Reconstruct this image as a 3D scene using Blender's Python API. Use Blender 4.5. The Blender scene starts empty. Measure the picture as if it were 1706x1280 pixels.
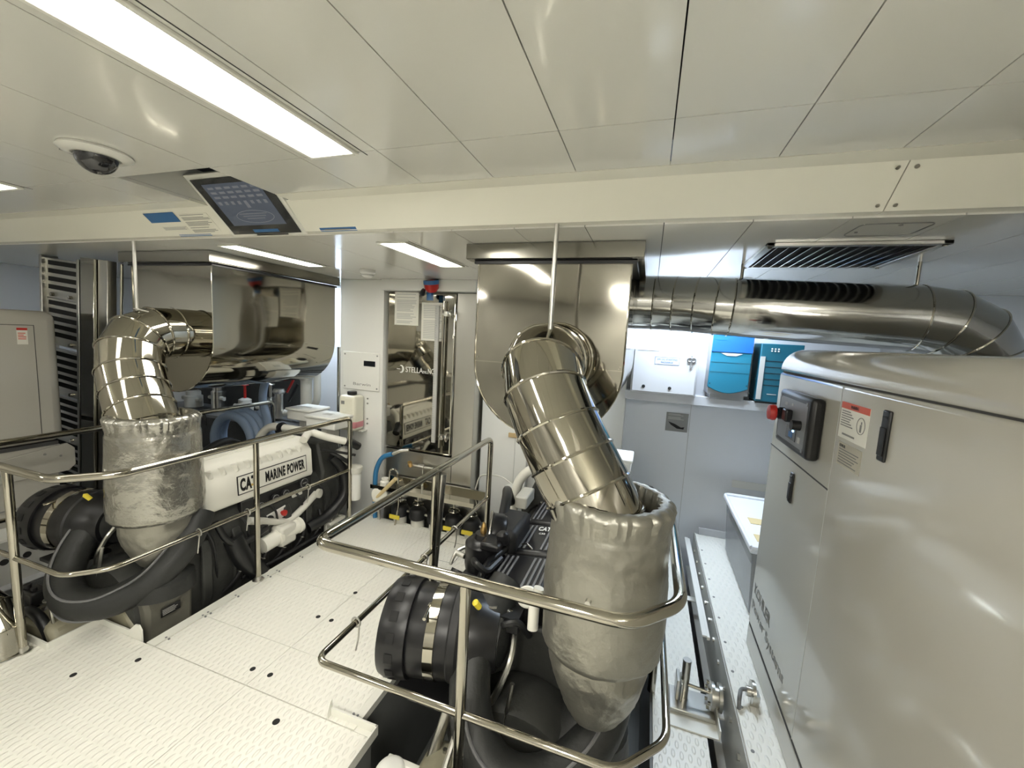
import bpy, math, random
from mathutils import Vector, Matrix, noise
random.seed(7)
V = Vector
PI = math.pi
SC = bpy.context.scene
COL = SC.collection

# ---------------------------------------------------------------- camera
# camera basis (rows: world axes in camera space)
RB = ((0.9466736592, -0.0875457672, 0.3100721232),
      (0.3175729460, 0.0911296280, -0.9438446985),
      (0.0543728510, 0.9919834321, 0.1140721856))
FPX = 683.573
EYE = V((0, 0, 1.7))
cd = bpy.data.cameras.new('camera'); cam = bpy.data.objects.new('camera', cd); COL.objects.link(cam)
M = Matrix(RB).to_4x4(); M.translation = EYE
cam.matrix_world = M
cd.sensor_width = 36; cd.sensor_fit = 'HORIZONTAL'; cd.lens = FPX * 36 / 1706; cd.clip_start = 0.02
SC.camera = cam

def at(px, py, ax, val):
    """world point seen at a photo position, on the plane ax = val"""
    r = Matrix(RB) @ V((px - 853, 640 - py, -FPX))
    i = 'xyz'.index(ax)
    return EYE + r * ((val - EYE[i]) / r[i])

# ---------------------------------------------------------------- world, exposure
w = bpy.data.worlds.new('world'); SC.world = w; w.use_nodes = True
w.node_tree.nodes['Background'].inputs[0].default_value = (0.75, 0.82, 0.9, 1)
w.node_tree.nodes['Background'].inputs[1].default_value = 0.05
SC.view_settings.view_transform = 'Standard'; SC.view_settings.look = 'None'
SC.view_settings.gamma = 1; SC.view_settings.exposure = 1.62
try: SC.view_settings.use_curve_mapping = False
except Exception: pass
SC.cycles.max_bounces = 10; SC.cycles.glossy_bounces = 6
SC.cycles.sample_clamp_indirect = 6
LAMP_WARM = (1.0, 0.965, 0.88); LAMP_COOL = (0.74, 0.86, 1.0)
E_BIG, E_FAR, E_COOL, E_FILL = 8.0, 10.0, 27.0, 20.0

# ---------------------------------------------------------------- materials
def mat(name, col, rough=.5, metal=0., spec=.5, coat=0., trans=0., emit=None, estr=0., bump=None, var=None, alpha=1., ior=1.5):
    m = bpy.data.materials.new(name); m.use_nodes = True
    nt = m.node_tree; b = nt.nodes['Principled BSDF']
    b.inputs['Base Color'].default_value = (*col, 1)
    b.inputs['Roughness'].default_value = rough; b.inputs['Metallic'].default_value = metal
    b.inputs['Specular IOR Level'].default_value = spec; b.inputs['Coat Weight'].default_value = coat
    b.inputs['Coat Roughness'].default_value = .06
    b.inputs['Transmission Weight'].default_value = trans; b.inputs['Alpha'].default_value = alpha
    b.inputs['IOR'].default_value = ior
    if emit: b.inputs['Emission Color'].default_value = (*emit, 1); b.inputs['Emission Strength'].default_value = estr
    tc = None
    def coord():
        nonlocal tc
        if tc is None: tc = nt.nodes.new('ShaderNodeTexCoord')
        return tc.outputs['Object']
    if var:                                   # (scale, amount) : faint uneven colour
        n = nt.nodes.new('ShaderNodeTexNoise'); n.inputs['Scale'].default_value = var[0]; n.inputs['Detail'].default_value = 5
        nt.links.new(coord(), n.inputs['Vector'])
        mx = nt.nodes.new('ShaderNodeMix'); mx.data_type = 'RGBA'
        mx.inputs['A'].default_value = (*[c * (1 - var[1]) for c in col], 1)
        mx.inputs['B'].default_value = (*[min(1, c * (1 + var[1])) for c in col], 1)
        nt.links.new(n.outputs['Fac'], mx.inputs['Factor']); nt.links.new(mx.outputs['Result'], b.inputs['Base Color'])
    if bump:                                  # (scale, strength, distance, detail)
        n = nt.nodes.new('ShaderNodeTexNoise'); n.inputs['Scale'].default_value = bump[0]; n.inputs['Detail'].default_value = bump[3]
        nt.links.new(coord(), n.inputs['Vector'])
        bp = nt.nodes.new('ShaderNodeBump'); bp.inputs['Strength'].default_value = bump[1]; bp.inputs['Distance'].default_value = bump[2]
        nt.links.new(n.outputs['Fac'], bp.inputs['Height']); nt.links.new(bp.outputs['Normal'], b.inputs['Normal'])
    return m

def chequer_mat(name, col):                   # painted chequer plate: small raised bars in alternate directions
    m = mat(name, col, .32, spec=.5)
    nt = m.node_tree; b = nt.nodes['Principled BSDF']
    tc = nt.nodes.new('ShaderNodeTexCoord')
    outs = []
    for ang in (45, -45):
        mp = nt.nodes.new('ShaderNodeMapping'); mp.inputs['Rotation'].default_value = (0, 0, math.radians(ang))
        mp.inputs['Scale'].default_value = (42, 16, 1)
        nt.links.new(tc.outputs['Object'], mp.inputs['Vector'])
        vo = nt.nodes.new('ShaderNodeTexVoronoi'); vo.inputs['Randomness'].default_value = 0; vo.inputs['Scale'].default_value = 1
        nt.links.new(mp.outputs['Vector'], vo.inputs['Vector'])
        cr = nt.nodes.new('ShaderNodeMapRange'); cr.inputs['From Min'].default_value = .34; cr.inputs['From Max'].default_value = .2
        nt.links.new(vo.outputs['Distance'], cr.inputs['Value']); outs.append(cr.outputs['Result'])
    ck = nt.nodes.new('ShaderNodeTexChecker'); ck.inputs['Scale'].default_value = 14
    nt.links.new(tc.outputs['Object'], ck.inputs['Vector'])
    mx = nt.nodes.new('ShaderNodeMix'); nt.links.new(ck.outputs['Fac'], mx.inputs['Factor'])
    nt.links.new(outs[0], mx.inputs['A']); nt.links.new(outs[1], mx.inputs['B'])
    bp = nt.nodes.new('ShaderNodeBump'); bp.inputs['Strength'].default_value = .7; bp.inputs['Distance'].default_value = .004
    nt.links.new(mx.outputs['Result'], bp.inputs['Height']); nt.links.new(bp.outputs['Normal'], b.inputs['Normal'])
    return m

M_ = dict(
    ceil=mat('ceiling_gloss', (.76, .755, .70), .13, spec=.55, coat=.25),
    beam=mat('beam_paint', (.86, .845, .74), .24, spec=.5),
    wall=mat('wall_paint', (.74, .76, .79), .30, spec=.45),
    rear=mat('rear_wall_paint', (.42, .42, .40), .5, var=(1.5, .5)),
    column=mat('column_paint', (.76, .76, .73), .35),
    deck=chequer_mat('deck_plate', (.82, .81, .745)),
    lip=mat('deck_lip', (.78, .775, .71), .35),
    steel=mat('polished_steel', (.44, .415, .35), .07, 1.0),
    hood=mat('hood_steel', (.34, .322, .275), .07, 1.0, bump=(2.2, .35, .02, 1)),
    tank=mat('mirror_steel', (.42, .405, .355), .045, 1.0, bump=(1.6, .12, .01, 1)),
    lipsteel=mat('flange_steel', (.26, .25, .215), .16, 1.0),
    brushed=mat('brushed_steel', (.56, .55, .51), .28, 1.0),
    duct=mat('duct_steel', (.46, .455, .43), .12, 1.0, bump=(9, .25, .006, 2)),
    foil=mat('foil_jacket', (.42, .41, .37), .27, .9, bump=(13, .8, .016, 5)),
    foil2=mat('foil_jacket_matt', (.35, .34, .295), .40, .8, bump=(15, .7, .012, 5)),
    gen=mat('generator_paint', (.45, .435, .385), .13, spec=.5, coat=.3, bump=(3, .05, .01, 1)),
    white=mat('white_paint', (.78, .78, .74), .3),
    whitecool=mat('white_box', (.50, .51, .53), .35),
    cream=mat('cream_engine', (.77, .755, .68), .32),
    offw=mat('offwhite_cast', (.62, .61, .55), .4, bump=(30, .3, .004, 3)),
    black=mat('black_plastic', (.008, .008, .009), .34),
    blackm=mat('black_matt', (.010, .010, .011), .5),
    rubber=mat('rubber_hose', (.010, .0105, .011), .38),
    dfab=mat('dark_lagging', (.018, .019, .018), .5, bump=(26, .5, .006, 4)),
    rib=mat('cover_rib', (.16, .16, .165), .3),
    block=mat('engine_block', (.035, .036, .033), .5, bump=(20, .5, .01, 4), var=(8, .4)),
    olive=mat('olive_cast', (.13, .125, .10), .5, bump=(18, .4, .01, 4), var=(6, .3)),
    tan=mat('tan_gearbox', (.30, .28, .20), .5, bump=(14, .4, .01, 4), var=(5, .25)),
    pit=mat('bilge_grey', (.16, .165, .16), .5, var=(3, .3)),
    girder=mat('girder_paint', (.46, .46, .43), .35, var=(5, .12)),
    screen=mat('screen_glass', (.012, .014, .018), .12, coat=.5),
    screenui=mat('screen_picture', (.05, .06, .08), .3, emit=(.30, .36, .48), estr=.035),
    screenln=mat('screen_lines', (.1, .1, .1), .3, emit=(.55, .58, .66), estr=.055),
    blue=mat('blue_label', (.035, .14, .34), .4),
    paper=mat('paper', (.74, .73, .66), .6),
    ink=mat('grey_ink', (.22, .22, .21), .6),
    inkl=mat('pale_ink', (.45, .45, .43), .6),
    red=mat('red_plastic', (.45, .02, .015), .3),
    redlab=mat('red_label', (.62, .10, .05), .4),
    chb=mat('charger_blue', (.015, .12, .48), .35),
    cht=mat('charger_teal', (.008, .15, .24), .38),
    chd=mat('charger_dark_teal', (.008, .10, .15), .38),
    glassb=mat('bin_plastic', (.86, .89, .93), .15, trans=.7, ior=1.1),
    lidp=mat('bin_lid', (.86, .88, .92), .2, trans=.15, ior=1.2),
    bincon=mat('bin_contents', (.18, .17, .17), .6, var=(12, .5)),
    card=mat('tan_card', (.62, .50, .27), .6),
    hoseb=mat('blue_hose', (.03, .17, .36), .35),
    hoseg=mat('blue_grey_hose', (.22, .29, .40), .4),
    pink=mat('pink_coolant', (.55, .22, .24), .3),
    bottle=mat('bottle_plastic', (.72, .70, .58), .35),
    yellow=mat('yellow_tag', (.72, .58, .05), .45),
    brass=mat('brass', (.55, .36, .14), .3, 1.0),
    dark=mat('dark_void', (.01, .01, .01), .8),
    seam=mat('seam_shadow_gap', (.05, .05, .05), .8),
    plate=mat('name_plate', (.52, .48, .38), .35, .4),
    greyp=mat('grey_plate', (.22, .225, .23), .3, .3),
    domeg=mat('dome_glass', (.015, .015, .017), .06, coat=.6),
    led=mat('blue_led', (.1, .3, .8), .3, emit=(.3, .6, 1), estr=3),
    ledr=mat('red_led', (.8, .1, .1), .3, emit=(1, .1, .05), estr=2),
    wood=mat('wooden_block', (.50, .36, .18), .6),
    triangle=mat('gold_triangle', (.62, .42, .12), .4),
)
def lampmat(name, col, s): return mat(name, (.9, .9, .9), .4, emit=col, estr=s)
M_['lampbig'] = lampmat('lamp_big', LAMP_WARM, E_BIG)
M_['lampleft'] = lampmat('lamp_left', LAMP_WARM, 1.6)
M_['lampcorner'] = lampmat('lamp_corner', LAMP_COOL, 13.0)
M_['lampfar'] = lampmat('lamp_far', (1, .97, .88), E_FAR)
M_['lampcool'] = lampmat('lamp_cool', LAMP_COOL, E_COOL)
M_['fillrear'] = lampmat('fill_rear', LAMP_WARM, E_FILL)  # glow of the added fill panels behind the viewpoint

# ---------------------------------------------------------------- mesh helpers
def worigin(o):
    p = V((0, 0, 0))
    while o is not None: p = p + o.location; o = o.parent
    return p

class MB:
    def __init__(s): s.v = []; s.f = []
    def add(s, vs, fs):
        n = len(s.v); s.parts = getattr(s, 'parts', []) + [(n, len(s.f), len(vs), len(fs))]; s.v += [V(p) for p in vs]; s.f += [tuple(i + n for i in f) for f in fs]; return s
    def box(s, x0, x1, y0, y1, z0, z1):
        return s.add([(x, y, z) for x in (x0, x1) for y in (y0, y1) for z in (z0, z1)],
                     [(0, 1, 3, 2), (4, 6, 7, 5), (0, 4, 5, 1), (2, 3, 7, 6), (0, 2, 6, 4), (1, 5, 7, 3)])
    def obox(s, c, u, v, wd, h, t):          # centre of the back face, unit u,v, normal u x v
        c, u, v = V(c), V(u).normalized(), V(v).normalized(); n = u.cross(v).normalized()
        vs = [c + u * a * wd / 2 + v * b * h / 2 + n * k * t for a in (-1, 1) for b in (-1, 1) for k in (0, 1)]
        return s.add(vs, [(0, 1, 3, 2), (4, 6, 7, 5), (0, 4, 5, 1), (2, 3, 7, 6), (0, 2, 6, 4), (1, 5, 7, 3)])
    def quadslab(s, q, n, t):                 # four corners extruded along n
        q = [V(p) for p in q]; n = V(n).normalized()
        return s.add(q + [p + n * t for p in q], [(3, 2, 1, 0), (4, 5, 6, 7), (0, 1, 5, 4), (1, 2, 6, 5), (2, 3, 7, 6), (3, 0, 4, 7)])
    def prism(s, poly, a, b, ax='y'):         # polygon extruded along an axis; poly in the two other axes
        def mk(p, t): return {'y': (p[0], t, p[1]), 'x': (t, p[0], p[1]), 'z': (p[0], p[1], t)}[ax]
        n = len(poly)
        return s.add([mk(p, a) for p in poly] + [mk(p, b) for p in poly],
                     [tuple(range(n)), tuple(range(2 * n - 1, n - 1, -1))] + [(i, i + n, (i + 1) % n + n, (i + 1) % n) for i in range(n)])
    def cyl(s, p0, p1, r0, r1=None, n=24, cap=True):
        return s.tube([p0, p1], r0, n, rs=[r0, r0 if r1 is None else r1], cap=cap)
    def tube(s, pts, r, n=14, rs=None, cap=True, closed=False):
        pts = [V(p) for p in pts]; m = len(pts); rings = []
        t0 = (pts[1] - pts[0]).normalized(); up = V((0, 0, 1)) if abs(t0.z) < .9 else V((1, 0, 0))
        u = t0.cross(up).normalized()
        for i, p in enumerate(pts):
            if closed: a, b = pts[i - 1], pts[(i + 1) % m]
            else: a, b = pts[max(0, i - 1)], pts[min(m - 1, i + 1)]
            t = (b - a)
            if t.length < 1e-9: t = t0
            t = t.normalized(); u = (u - t * u.dot(t)).normalized(); v = t.cross(u)
            k = 1.0
            if 0 < i < m - 1 or closed:
                d = (pts[i] - a).normalized().dot((b - pts[i]).normalized()); k = 1 / max(.5, math.sqrt(max(0, (1 + d) / 2)))
            rr = rs[i] if rs else r
            # widen only in the plane of the bend
            bend = ((b - p).normalized() - (p - a).normalized()) if k > 1.0001 else None
            ring = []
            for j in range(n):
                an = 2 * PI * j / n; o = u * math.cos(an) * rr + v * math.sin(an) * rr
                if bend is not None and bend.length > 1e-6:
                    bn = bend.normalized(); o = o + bn * o.dot(bn) * (k - 1)
                ring.append(p + o)
            rings.append(ring)
        vs = [q for rg in rings for q in rg]; fs = []
        for i in range(m if closed else m - 1):
            i2 = (i + 1) % m
            for j in range(n):
                fs.append((i * n + j, i * n + (j + 1) % n, i2 * n + (j + 1) % n, i2 * n + j))
        if cap and not closed: fs += [tuple(range(n - 1, -1, -1)), tuple((m - 1) * n + j for j in range(n))]
        return s.add(vs, fs)
    def lathe(s, prof, c, ax=(0, 0, 1), n=32, dent=None):      # prof = [(radius, distance along axis)]
        c, ax = V(c), V(ax).normalized(); up = V((1, 0, 0)) if abs(ax.x) < .9 else V((0, 1, 0))
        u = ax.cross(up).normalized(); v = ax.cross(u)
        vs = []
        for r, h in prof:
            for j in range(n):
                an = 2 * PI * j / n; rr = max(r, 1e-4)
                if dent: rr = dent(rr, h, an)
                vs.append(c + ax * h + (u * math.cos(an) + v * math.sin(an)) * rr)
        fs = [(i * n + j, i * n + (j + 1) % n, (i + 1) * n + (j + 1) % n, (i + 1) * n + j) for i in range(len(prof) - 1) for j in range(n)]
        fs += [tuple(range(n - 1, -1, -1)), tuple((len(prof) - 1) * n + j for j in range(n))]
        return s.add(vs, fs)
    def torus(s, c, ax, R, r, n=40, k=8):
        c, ax = V(c), V(ax).normalized(); up = V((0, 0, 1)) if abs(ax.z) < .9 else V((1, 0, 0))
        u = ax.cross(up).normalized(); v = ax.cross(u)
        return s.tube([c + (u * math.cos(2 * PI * i / n) + v * math.sin(2 * PI * i / n)) * R for i in range(n)], r, k, closed=True)
    def sphere(s, c, r, n=20, m=12, sc=(1, 1, 1)):
        prof = [(r * math.sin(PI * i / m), -r * math.cos(PI * i / m)) for i in range(m + 1)]
        k = MB().lathe(prof, (0, 0, 0), n=n)
        c = V(c); return s.add([c + V((p.x * sc[0], p.y * sc[1], p.z * sc[2])) for p in k.v], k.f)
    def build(s, name, m, parent=None, bevel=0, seg=2, smooth=True, label=None):
        me = bpy.data.meshes.new(name)
        if parent is not None: o0 = worigin(parent)
        else:
            xs = [p.x for p in s.v]; ys = [p.y for p in s.v]; zs = [p.z for p in s.v]
            o0 = V(((min(xs) + max(xs)) / 2, (min(ys) + max(ys)) / 2, min(zs)))
        me.from_pydata([p - o0 for p in s.v], [], s.f)
        import bmesh
        bm = bmesh.new(); bm.from_mesh(me); bmesh.ops.recalc_face_normals(bm, faces=bm.faces); bm.to_mesh(me); bm.free()
        me.materials.append(M_[m] if isinstance(m, str) else m)
        if smooth:
            me.polygons.foreach_set('use_smooth', [True] * len(me.polygons)); me.set_sharp_from_angle(angle=math.radians(38))
        o = bpy.data.objects.new(name, me); COL.objects.link(o)
        if parent is not None: o.parent = parent
        else: o.location = o0
        if bevel:
            b = o.modifiers.new('bevel', 'BEVEL'); b.width = bevel; b.segments = seg; b.limit_method = 'ANGLE'; b.angle_limit = math.radians(40)
            b.harden_normals = False
        if label: o['label'] = label
        return o

def build_each(mb, name, m, parent, **k):
    for v0, f0, nv, nf in mb.parts:
        q = MB(); q.v = mb.v[v0:v0 + nv]; q.f = [tuple(i - v0 for i in f) for f in mb.f[f0:f0 + nf]]
        q.build(name, m, parent, **k)

def fillet(pts, r, n=7):
    pts = [V(p) for p in pts]; out = [pts[0]]
    for i in range(1, len(pts) - 1):
        a, p, b = pts[i - 1], pts[i], pts[i + 1]
        d1, d2 = (a - p), (b - p); rr = min(r, d1.length * .49, d2.length * .49)
        q0, q1 = p + d1.normalized() * rr, p + d2.normalized() * rr
        for k in range(n + 1):
            t = k / n; out.append(q0 * (1 - t) ** 2 + p * 2 * t * (1 - t) + q1 * t * t)
    out.append(pts[-1]); return out

def thing(name, label, cat, loc=(0, 0, 0), group=None):
    o = bpy.data.objects.new(name, None); COL.objects.link(o); o.location = loc; o.empty_display_size = .05
    o['label'] = label; o['category'] = cat
    if group: o['group'] = group
    return o
def tag(o, label, cat, group=None):
    o['label'] = label; o['category'] = cat
    if group: o['group'] = group
    return o
def struct(o): o['kind'] = 'structure'; return o
def copy_tree(o, parent=None, shift=None):
    c = o.copy(); COL.objects.link(c); c.parent = parent
    if shift is not None: c.location = c.location + V(shift)
    for ch in [k for k in bpy.data.objects if k.parent == o]: copy_tree(ch, c)
    return c

def text(s, name, m, parent, c, u, v, wd, h, t=.0012, bold=0., label=None, align='c'):
    """raised lettering centred on c, fitted to wd x h, reading along u with up v"""
    cu = bpy.data.curves.new('t', 'FONT'); cu.body = s; cu.extrude = .02; cu.offset = bold; cu.resolution_u = 3; cu.space_character = 1 + bold * 3
    ob = bpy.data.objects.new('t', cu); COL.objects.link(ob)
    dg = bpy.context.evaluated_depsgraph_get(); me = bpy.data.meshes.new_from_object(ob.evaluated_get(dg))
    bpy.data.objects.remove(ob)
    vs = [p.co.copy() for p in me.vertices]; fs = [tuple(p.vertices) for p in me.polygons]
    bpy.data.meshes.remove(me)
    x0, x1 = min(p.x for p in vs), max(p.x for p in vs); y0, y1 = min(p.y for p in vs), max(p.y for p in vs)
    u, v, c = V(u).normalized(), V(v).normalized(), V(c); n = u.cross(v).normalized()
    mb = MB(); mb.add([c + u * ((p.x - x0) / (x1 - x0) - .5) * wd + v * ((p.y - y0) / (y1 - y0) - .5) * h + n * ((p.z + .02) / .04 * t + .0004) for p in vs], fs)
    return mb.build(name, m, parent, smooth=False, label=label)

def lines(name, m, parent, c, u, v, wd, h, n, t=.0008, ragged=.35, thick=.45):
    """rows of printed text too small to read"""
    c, u, v = V(c), V(u).normalized(), V(v).normalized(); mb = MB(); nn = u.cross(v).normalized()
    for i in range(n):
        L = wd * (1 - ragged * random.random()); y = h / 2 - h * (i + .5) / n
        if random.random() < .12: continue
        mb.obox(c + v * y - u * (wd - L) / 2 + nn * .0002, u, v, L, h / n * thick, t)
    return mb.build(name, m, parent, smooth=False)

def bolts(mb, pts, n, r=.006, h=.004):
    for p in pts: mb.cyl(V(p), V(p) + V(n) * h, r, n=8)
    return mb

def gored_pipe(name, label, cat, pts, r, m='steel', band='steel', extra=None, group=None, n=40, bandr=.0065, collar=None):
    """sheet-metal pipe of mitred sections, a raised seam band at every joint"""
    pts = [V(p) for p in pts]
    root = thing(name, label, cat, (pts[-1].x, pts[-1].y, pts[-1].z), group)
    full = MB().tube(pts, r, n, cap=False)
    for i in range(len(pts) - 1):
        a = full.v[i * n:(i + 1) * n]; b = full.v[(i + 1) * n:(i + 2) * n]
        MB().add(a + b, [(j, (j + 1) % n, (j + 1) % n + n, j + n) for j in range(n)]).build('pipe_section', m, root)
    for i in range(len(pts)):
        ring = full.v[i * n:(i + 1) * n]; c = pts[i]
        t = ((pts[i + 1] if i + 1 < len(pts) else c) - (pts[i - 1] if i else c)).normalized()
        mb = MB(); k = 6; vs = []
        for q in ring:
            o = (q - c).normalized()
            for j in range(k): vs.append(q + o * bandr * math.cos(2 * PI * j / k) + t * bandr * math.sin(2 * PI * j / k))
        mb.add(vs, [(a * k + b, ((a + 1) % n) * k + b, ((a + 1) % n) * k + (b + 1) % k, a * k + (b + 1) % k) for a in range(n) for b in range(k)])
        mb.build('seam_band', band, root)
    return root

# ================================================================= the room
ZC, ZL = 2.25, 2.14          # upper and lower ceiling
YB0, YB1 = 1.49, 1.605       # slanted beam face
XL, XR, YF, YN = -6.0, 2.4, 3.6, -2.0
seams = [-2.9, -2.3, -1.7, -1.15, -.855, -.57, -.28, .01, .30, .585, .87, 1.16, 1.45, 1.74, 2.03]
def panel_sheet(x0, x1, y0, y1, z, xs, ycuts, name, hole=None):
    g = .0016; mb = MB(); xs = [x0] + [x for x in xs if x0 < x < x1] + [x1]; ys = [y0] + ycuts + [y1]
    for i in range(len(xs) - 1):
        for j in range(len(ys) - 1):
            if hole and xs[i] >= hole[0] - .001 and xs[i + 1] <= hole[1] + .001 and ys[j] >= hole[2] - .001 and ys[j + 1] <= hole[3] + .001: continue
            mb.box(xs[i] + g, xs[i + 1] - g, ys[j] + g, ys[j + 1] - g, z, z + .012)
    return struct(mb.build(name, 'ceil', smooth=False))
RX0, RX1, RY0 = -2.09, -1.575, 1.13   # recess for the monitor
xs1 = sorted([s for s in seams if not (RX0 - .05 < s < RX1 + .05)] + [RX0, RX1])
panel_sheet(XL, XR, YN, 1.405, ZC, xs1, [RY0], 'ceiling', (RX0, RX1, RY0, 1.405))
struct(MB().box(XL, RX0, 1.408, YB0, ZC, ZC + .012).box(RX1, XR, 1.408, YB0, ZC, ZC + .012).build('trim_1', 'beam', smooth=False))
struct(MB().box(XL, XR, YN, 1.6, ZC + .16, ZC + .17).build('ceiling', 'seam', smooth=False))
mb = MB()
mb.box(RX0 - .012, RX0, RY0, 1.5, ZC + .013, ZC + .15).box(RX1, RX1 + .012, RY0, 1.5, ZC + .013, ZC + .15).box(RX0, RX1, RY0 - .012, RY0, ZC + .013, ZC + .15)
struct(mb.build('trim_2', 'ceil', smooth=False))
# slanted beam face with its flat return below
sl = (YB1 - YB0, ZL + .005 - ZC)      # run, drop
def beam(x0, x1):
    return MB().prism([(YB0, ZC + .004), (YB1, ZL + .006), (YB1 + .045, ZL + .006), (YB1 + .045, ZC + .004)], x0, x1, 'x')
struct(beam(XL, RX0).build('trim_3', 'beam', smooth=False))
struct(beam(RX0 + .0, RX1).build('trim_3', 'beam', smooth=False))
struct(beam(RX1, .6425).build('trim_3', 'beam', smooth=False))
struct(beam(.6455, XR).build('trim_3', 'beam', smooth=False))
panel_sheet(XL, XR, YB1 + .045, YF, ZL, seams, [], 'ceiling')
struct(MB().box(XL, XR, YB1 + .045, YF, ZL + .02, ZL + .03).build('ceiling', 'seam', smooth=False))
# walls
struct(MB().box(XL, XR, YF, YF + .05, -.8, ZL + .01).build('wall_far', 'wall', smooth=False))
struct(MB().box(XL - .05, XL, YN, YF, -.8, ZC + .16).build('wall_left', 'wall', smooth=False))
struct(MB().box(XR, XR + .05, YN, YF, -.8, ZC + .16).build('wall_right', 'wall', smooth=False))
struct(MB().box(XL, XR, YN - .05, YN, -.8, ZC + .16).build('wall_rear', 'rear', smooth=False))
struct(MB().box(XL, XR, YN, YF, -.8, -.75).build('floor', 'pit', smooth=False))
# wall joints on the far right wall
mb = MB()
for x in (.36,): mb.box(x, x + .003, YF - .002, YF - .0002, -.2, 1.35)
struct(mb.build('trim_4', 'inkl', smooth=False))

# ---------------------------------------------------------------- deck
deck = MB()
g = .0015
for x0, x1 in ((-2.30, -1.665), (-1.665, -1.09)):
    for y0, y1 in ((1.30, 1.556), (1.556, 2.02), (2.02, 2.55), (2.55, 3.0)):
        deck.box(x0 + g, x1 - g, y0 + g, y1 - g, -.012, 0)
floor2 = struct(deck.build('floor', 'deck', smooth=False))
plat = MB()
for (x0, x1, y0, y1) in ((-6, -3.60, -2, 1.095), (-3.60, -2.75, -2, 1.095), (-2.75, -2.36, -2, 1.298), (-2.36, -1.665, -2, 1.298), (-1.665, -.955, -2, 1.298), (-.955, .16, -2, .72), (.16, .39, -2, 3.55)):
    plat.box(x0 + g, x1 - g, y0 + g, y1 - g, -.012, 0)
struct(plat.build('floor', 'deck', smooth=False))
struct(MB().box(-2.36, -1.06, -1.9, 3.0, -.030, -.0125).box(-3.6, -2.36, -1.9, 1.06, -.03, -.0125).build('floor', 'lip', smooth=False))
# framing strips beside the walkway with screws, and the pit side walls
mb = MB().box(-2.365, -2.302, 1.30, 3.02, -.03, .004).box(-1.088, -1.05, 1.30, 3.02, -.03, .004).box(-2.365, -1.05, 3.0, 3.03, -.03, .004)
struct(mb.build('trim_5', 'lip', smooth=False))
mb = MB().box(-2.36, -2.34, 1.30, 3.03, -.75, -.03).box(-1.075, -1.055, 1.30, 3.03, -.75, -.03).box(-2.36, -.96, 1.27, 1.29, -.75, -.02)
mb.box(-.97, -.955, .72, 1.29, -.75, -.02).box(.15, .165, .7, 3.55, -.75, -.014).box(-.955, .15, .70, .72, -.75, -.02)
mb.box(-3.6, -2.75, 1.07, 1.09, -.75, -.02).box(-3.62, -3.6, 1.09, 3.55, -.75, -.02)
struct(mb.build('floor', 'pit', smooth=False))
mb = MB()
for y in (1.36, 1.55, 1.58, 1.75, 1.98, 2.05, 2.25, 2.5, 2.75):
    for x in (-2.29, -2.312, -1.10, -1.078):
        mb.cyl((x, y, .0), (x, y, .006), .0055, n=8)
build_each(mb, 'floor_screw', 'greyp', floor2)
mb = MB()
for px, py in ((592, 988), (530, 1028), (552, 1034), (421, 1115), (450, 1125), (230, 1100), (460, 1203), (676, 988), (117 + 5, 1125)):
    p = at(px, py, 'z', 0); mb.cyl((p.x, p.y, 0), (p.x, p.y, .0012), .013 if py < 1150 else .015, n=20)
build_each(mb, 'finger_hole', 'dark', floor2)
mb = MB()   # access hatch outline in the far deck plate
x0, x1, y0, y1 = -1.52, -1.25, 2.62, 2.9
for a in ((x0, x1, y0, y0 + .003), (x0, x1, y1, y1 + .003), (x0, x0 + .003, y0, y1), (x1, x1 + .003, y0, y1)): mb.box(*a, 0, .0008)
mb.build('hatch_joint', 'ink', floor2)
# upturned lips at the pit cut-outs of the foreground plates
def lip(x0, x1, y0, y1, h=.03):
    mb = MB().box(x0, x1, y0, y1, -.01, h); return mb
mb = MB().box(-3.6, -2.752, 1.088, 1.096, -.01, .035).box(-2.758, -2.75, 1.096, 1.306, -.01, .035).box(-2.75, -2.50, 1.298, 1.306, -.01, .035)
mb.prism([(-2.50, -.01), (-2.40, -.01), (-2.40, .06), (-2.42, .085), (-2.45, .08), (-2.50, .035)], 1.299, 1.306, 'y')
struct(mb.build('trim_6', 'lip', smooth=False))
mb = MB().box(-1.19, -.952, 1.322, 1.330, -.01, .035).box(-.958, -.95, .72, 1.33, -.01, .035)
mb.prism([(1.30, 0), (1.33, 0), (1.33, .075), (1.318, .07), (1.30, .03)], -1.196, -1.188, 'x')
mb.box(-1.049, -.955, 1.2985, 1.325, -.012, -.0005)
struct(mb.build('trim_6', 'lip', smooth=False))

# ---------------------------------------------------------------- ceiling lights
def light(x0, x1, y0, y1, z, lm, label, name='ceiling_light', marks=True):
    r = thing(name, label, 'light', ((x0 + x1) / 2, (y0 + y1) / 2, z - .012), 'fluorescent ceiling lights')
    f = .014
    mb = MB().box(x0 - f, x0, y0 - f, y1 + f, z - .008, z).box(x1, x1 + f, y0 - f, y1 + f, z - .008, z).box(x0, x1, y0 - f, y0, z - .008, z).box(x0, x1, y1, y1 + f, z - .008, z)
    mb.build('frame', 'lip', r, bevel=.002)
    MB().box(x0, x1, y0, y1, z - .005, z - .001).build('diffuser', lm, r, smooth=False)
    MB().box(x1 + f + .014, x1 + f + .017, y0 - f, y1 + f + .02, z - .0012, z).build('panel_joint', 'seam', r, smooth=False)
    return r
light(-1.095, -.935, -.10, 1.12, ZC, 'lampbig', 'large lit rectangular ceiling light in the foreground, above the walkway')
light(-2.93, -2.76, -.10, 1.12, ZC, 'lampleft', 'lit ceiling light at the left edge behind the dome camera')
light(-1.345, -1.20, 1.82, 2.48, ZL, 'lampfar', 'lit ceiling light in front of the red siren and tank')
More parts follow.
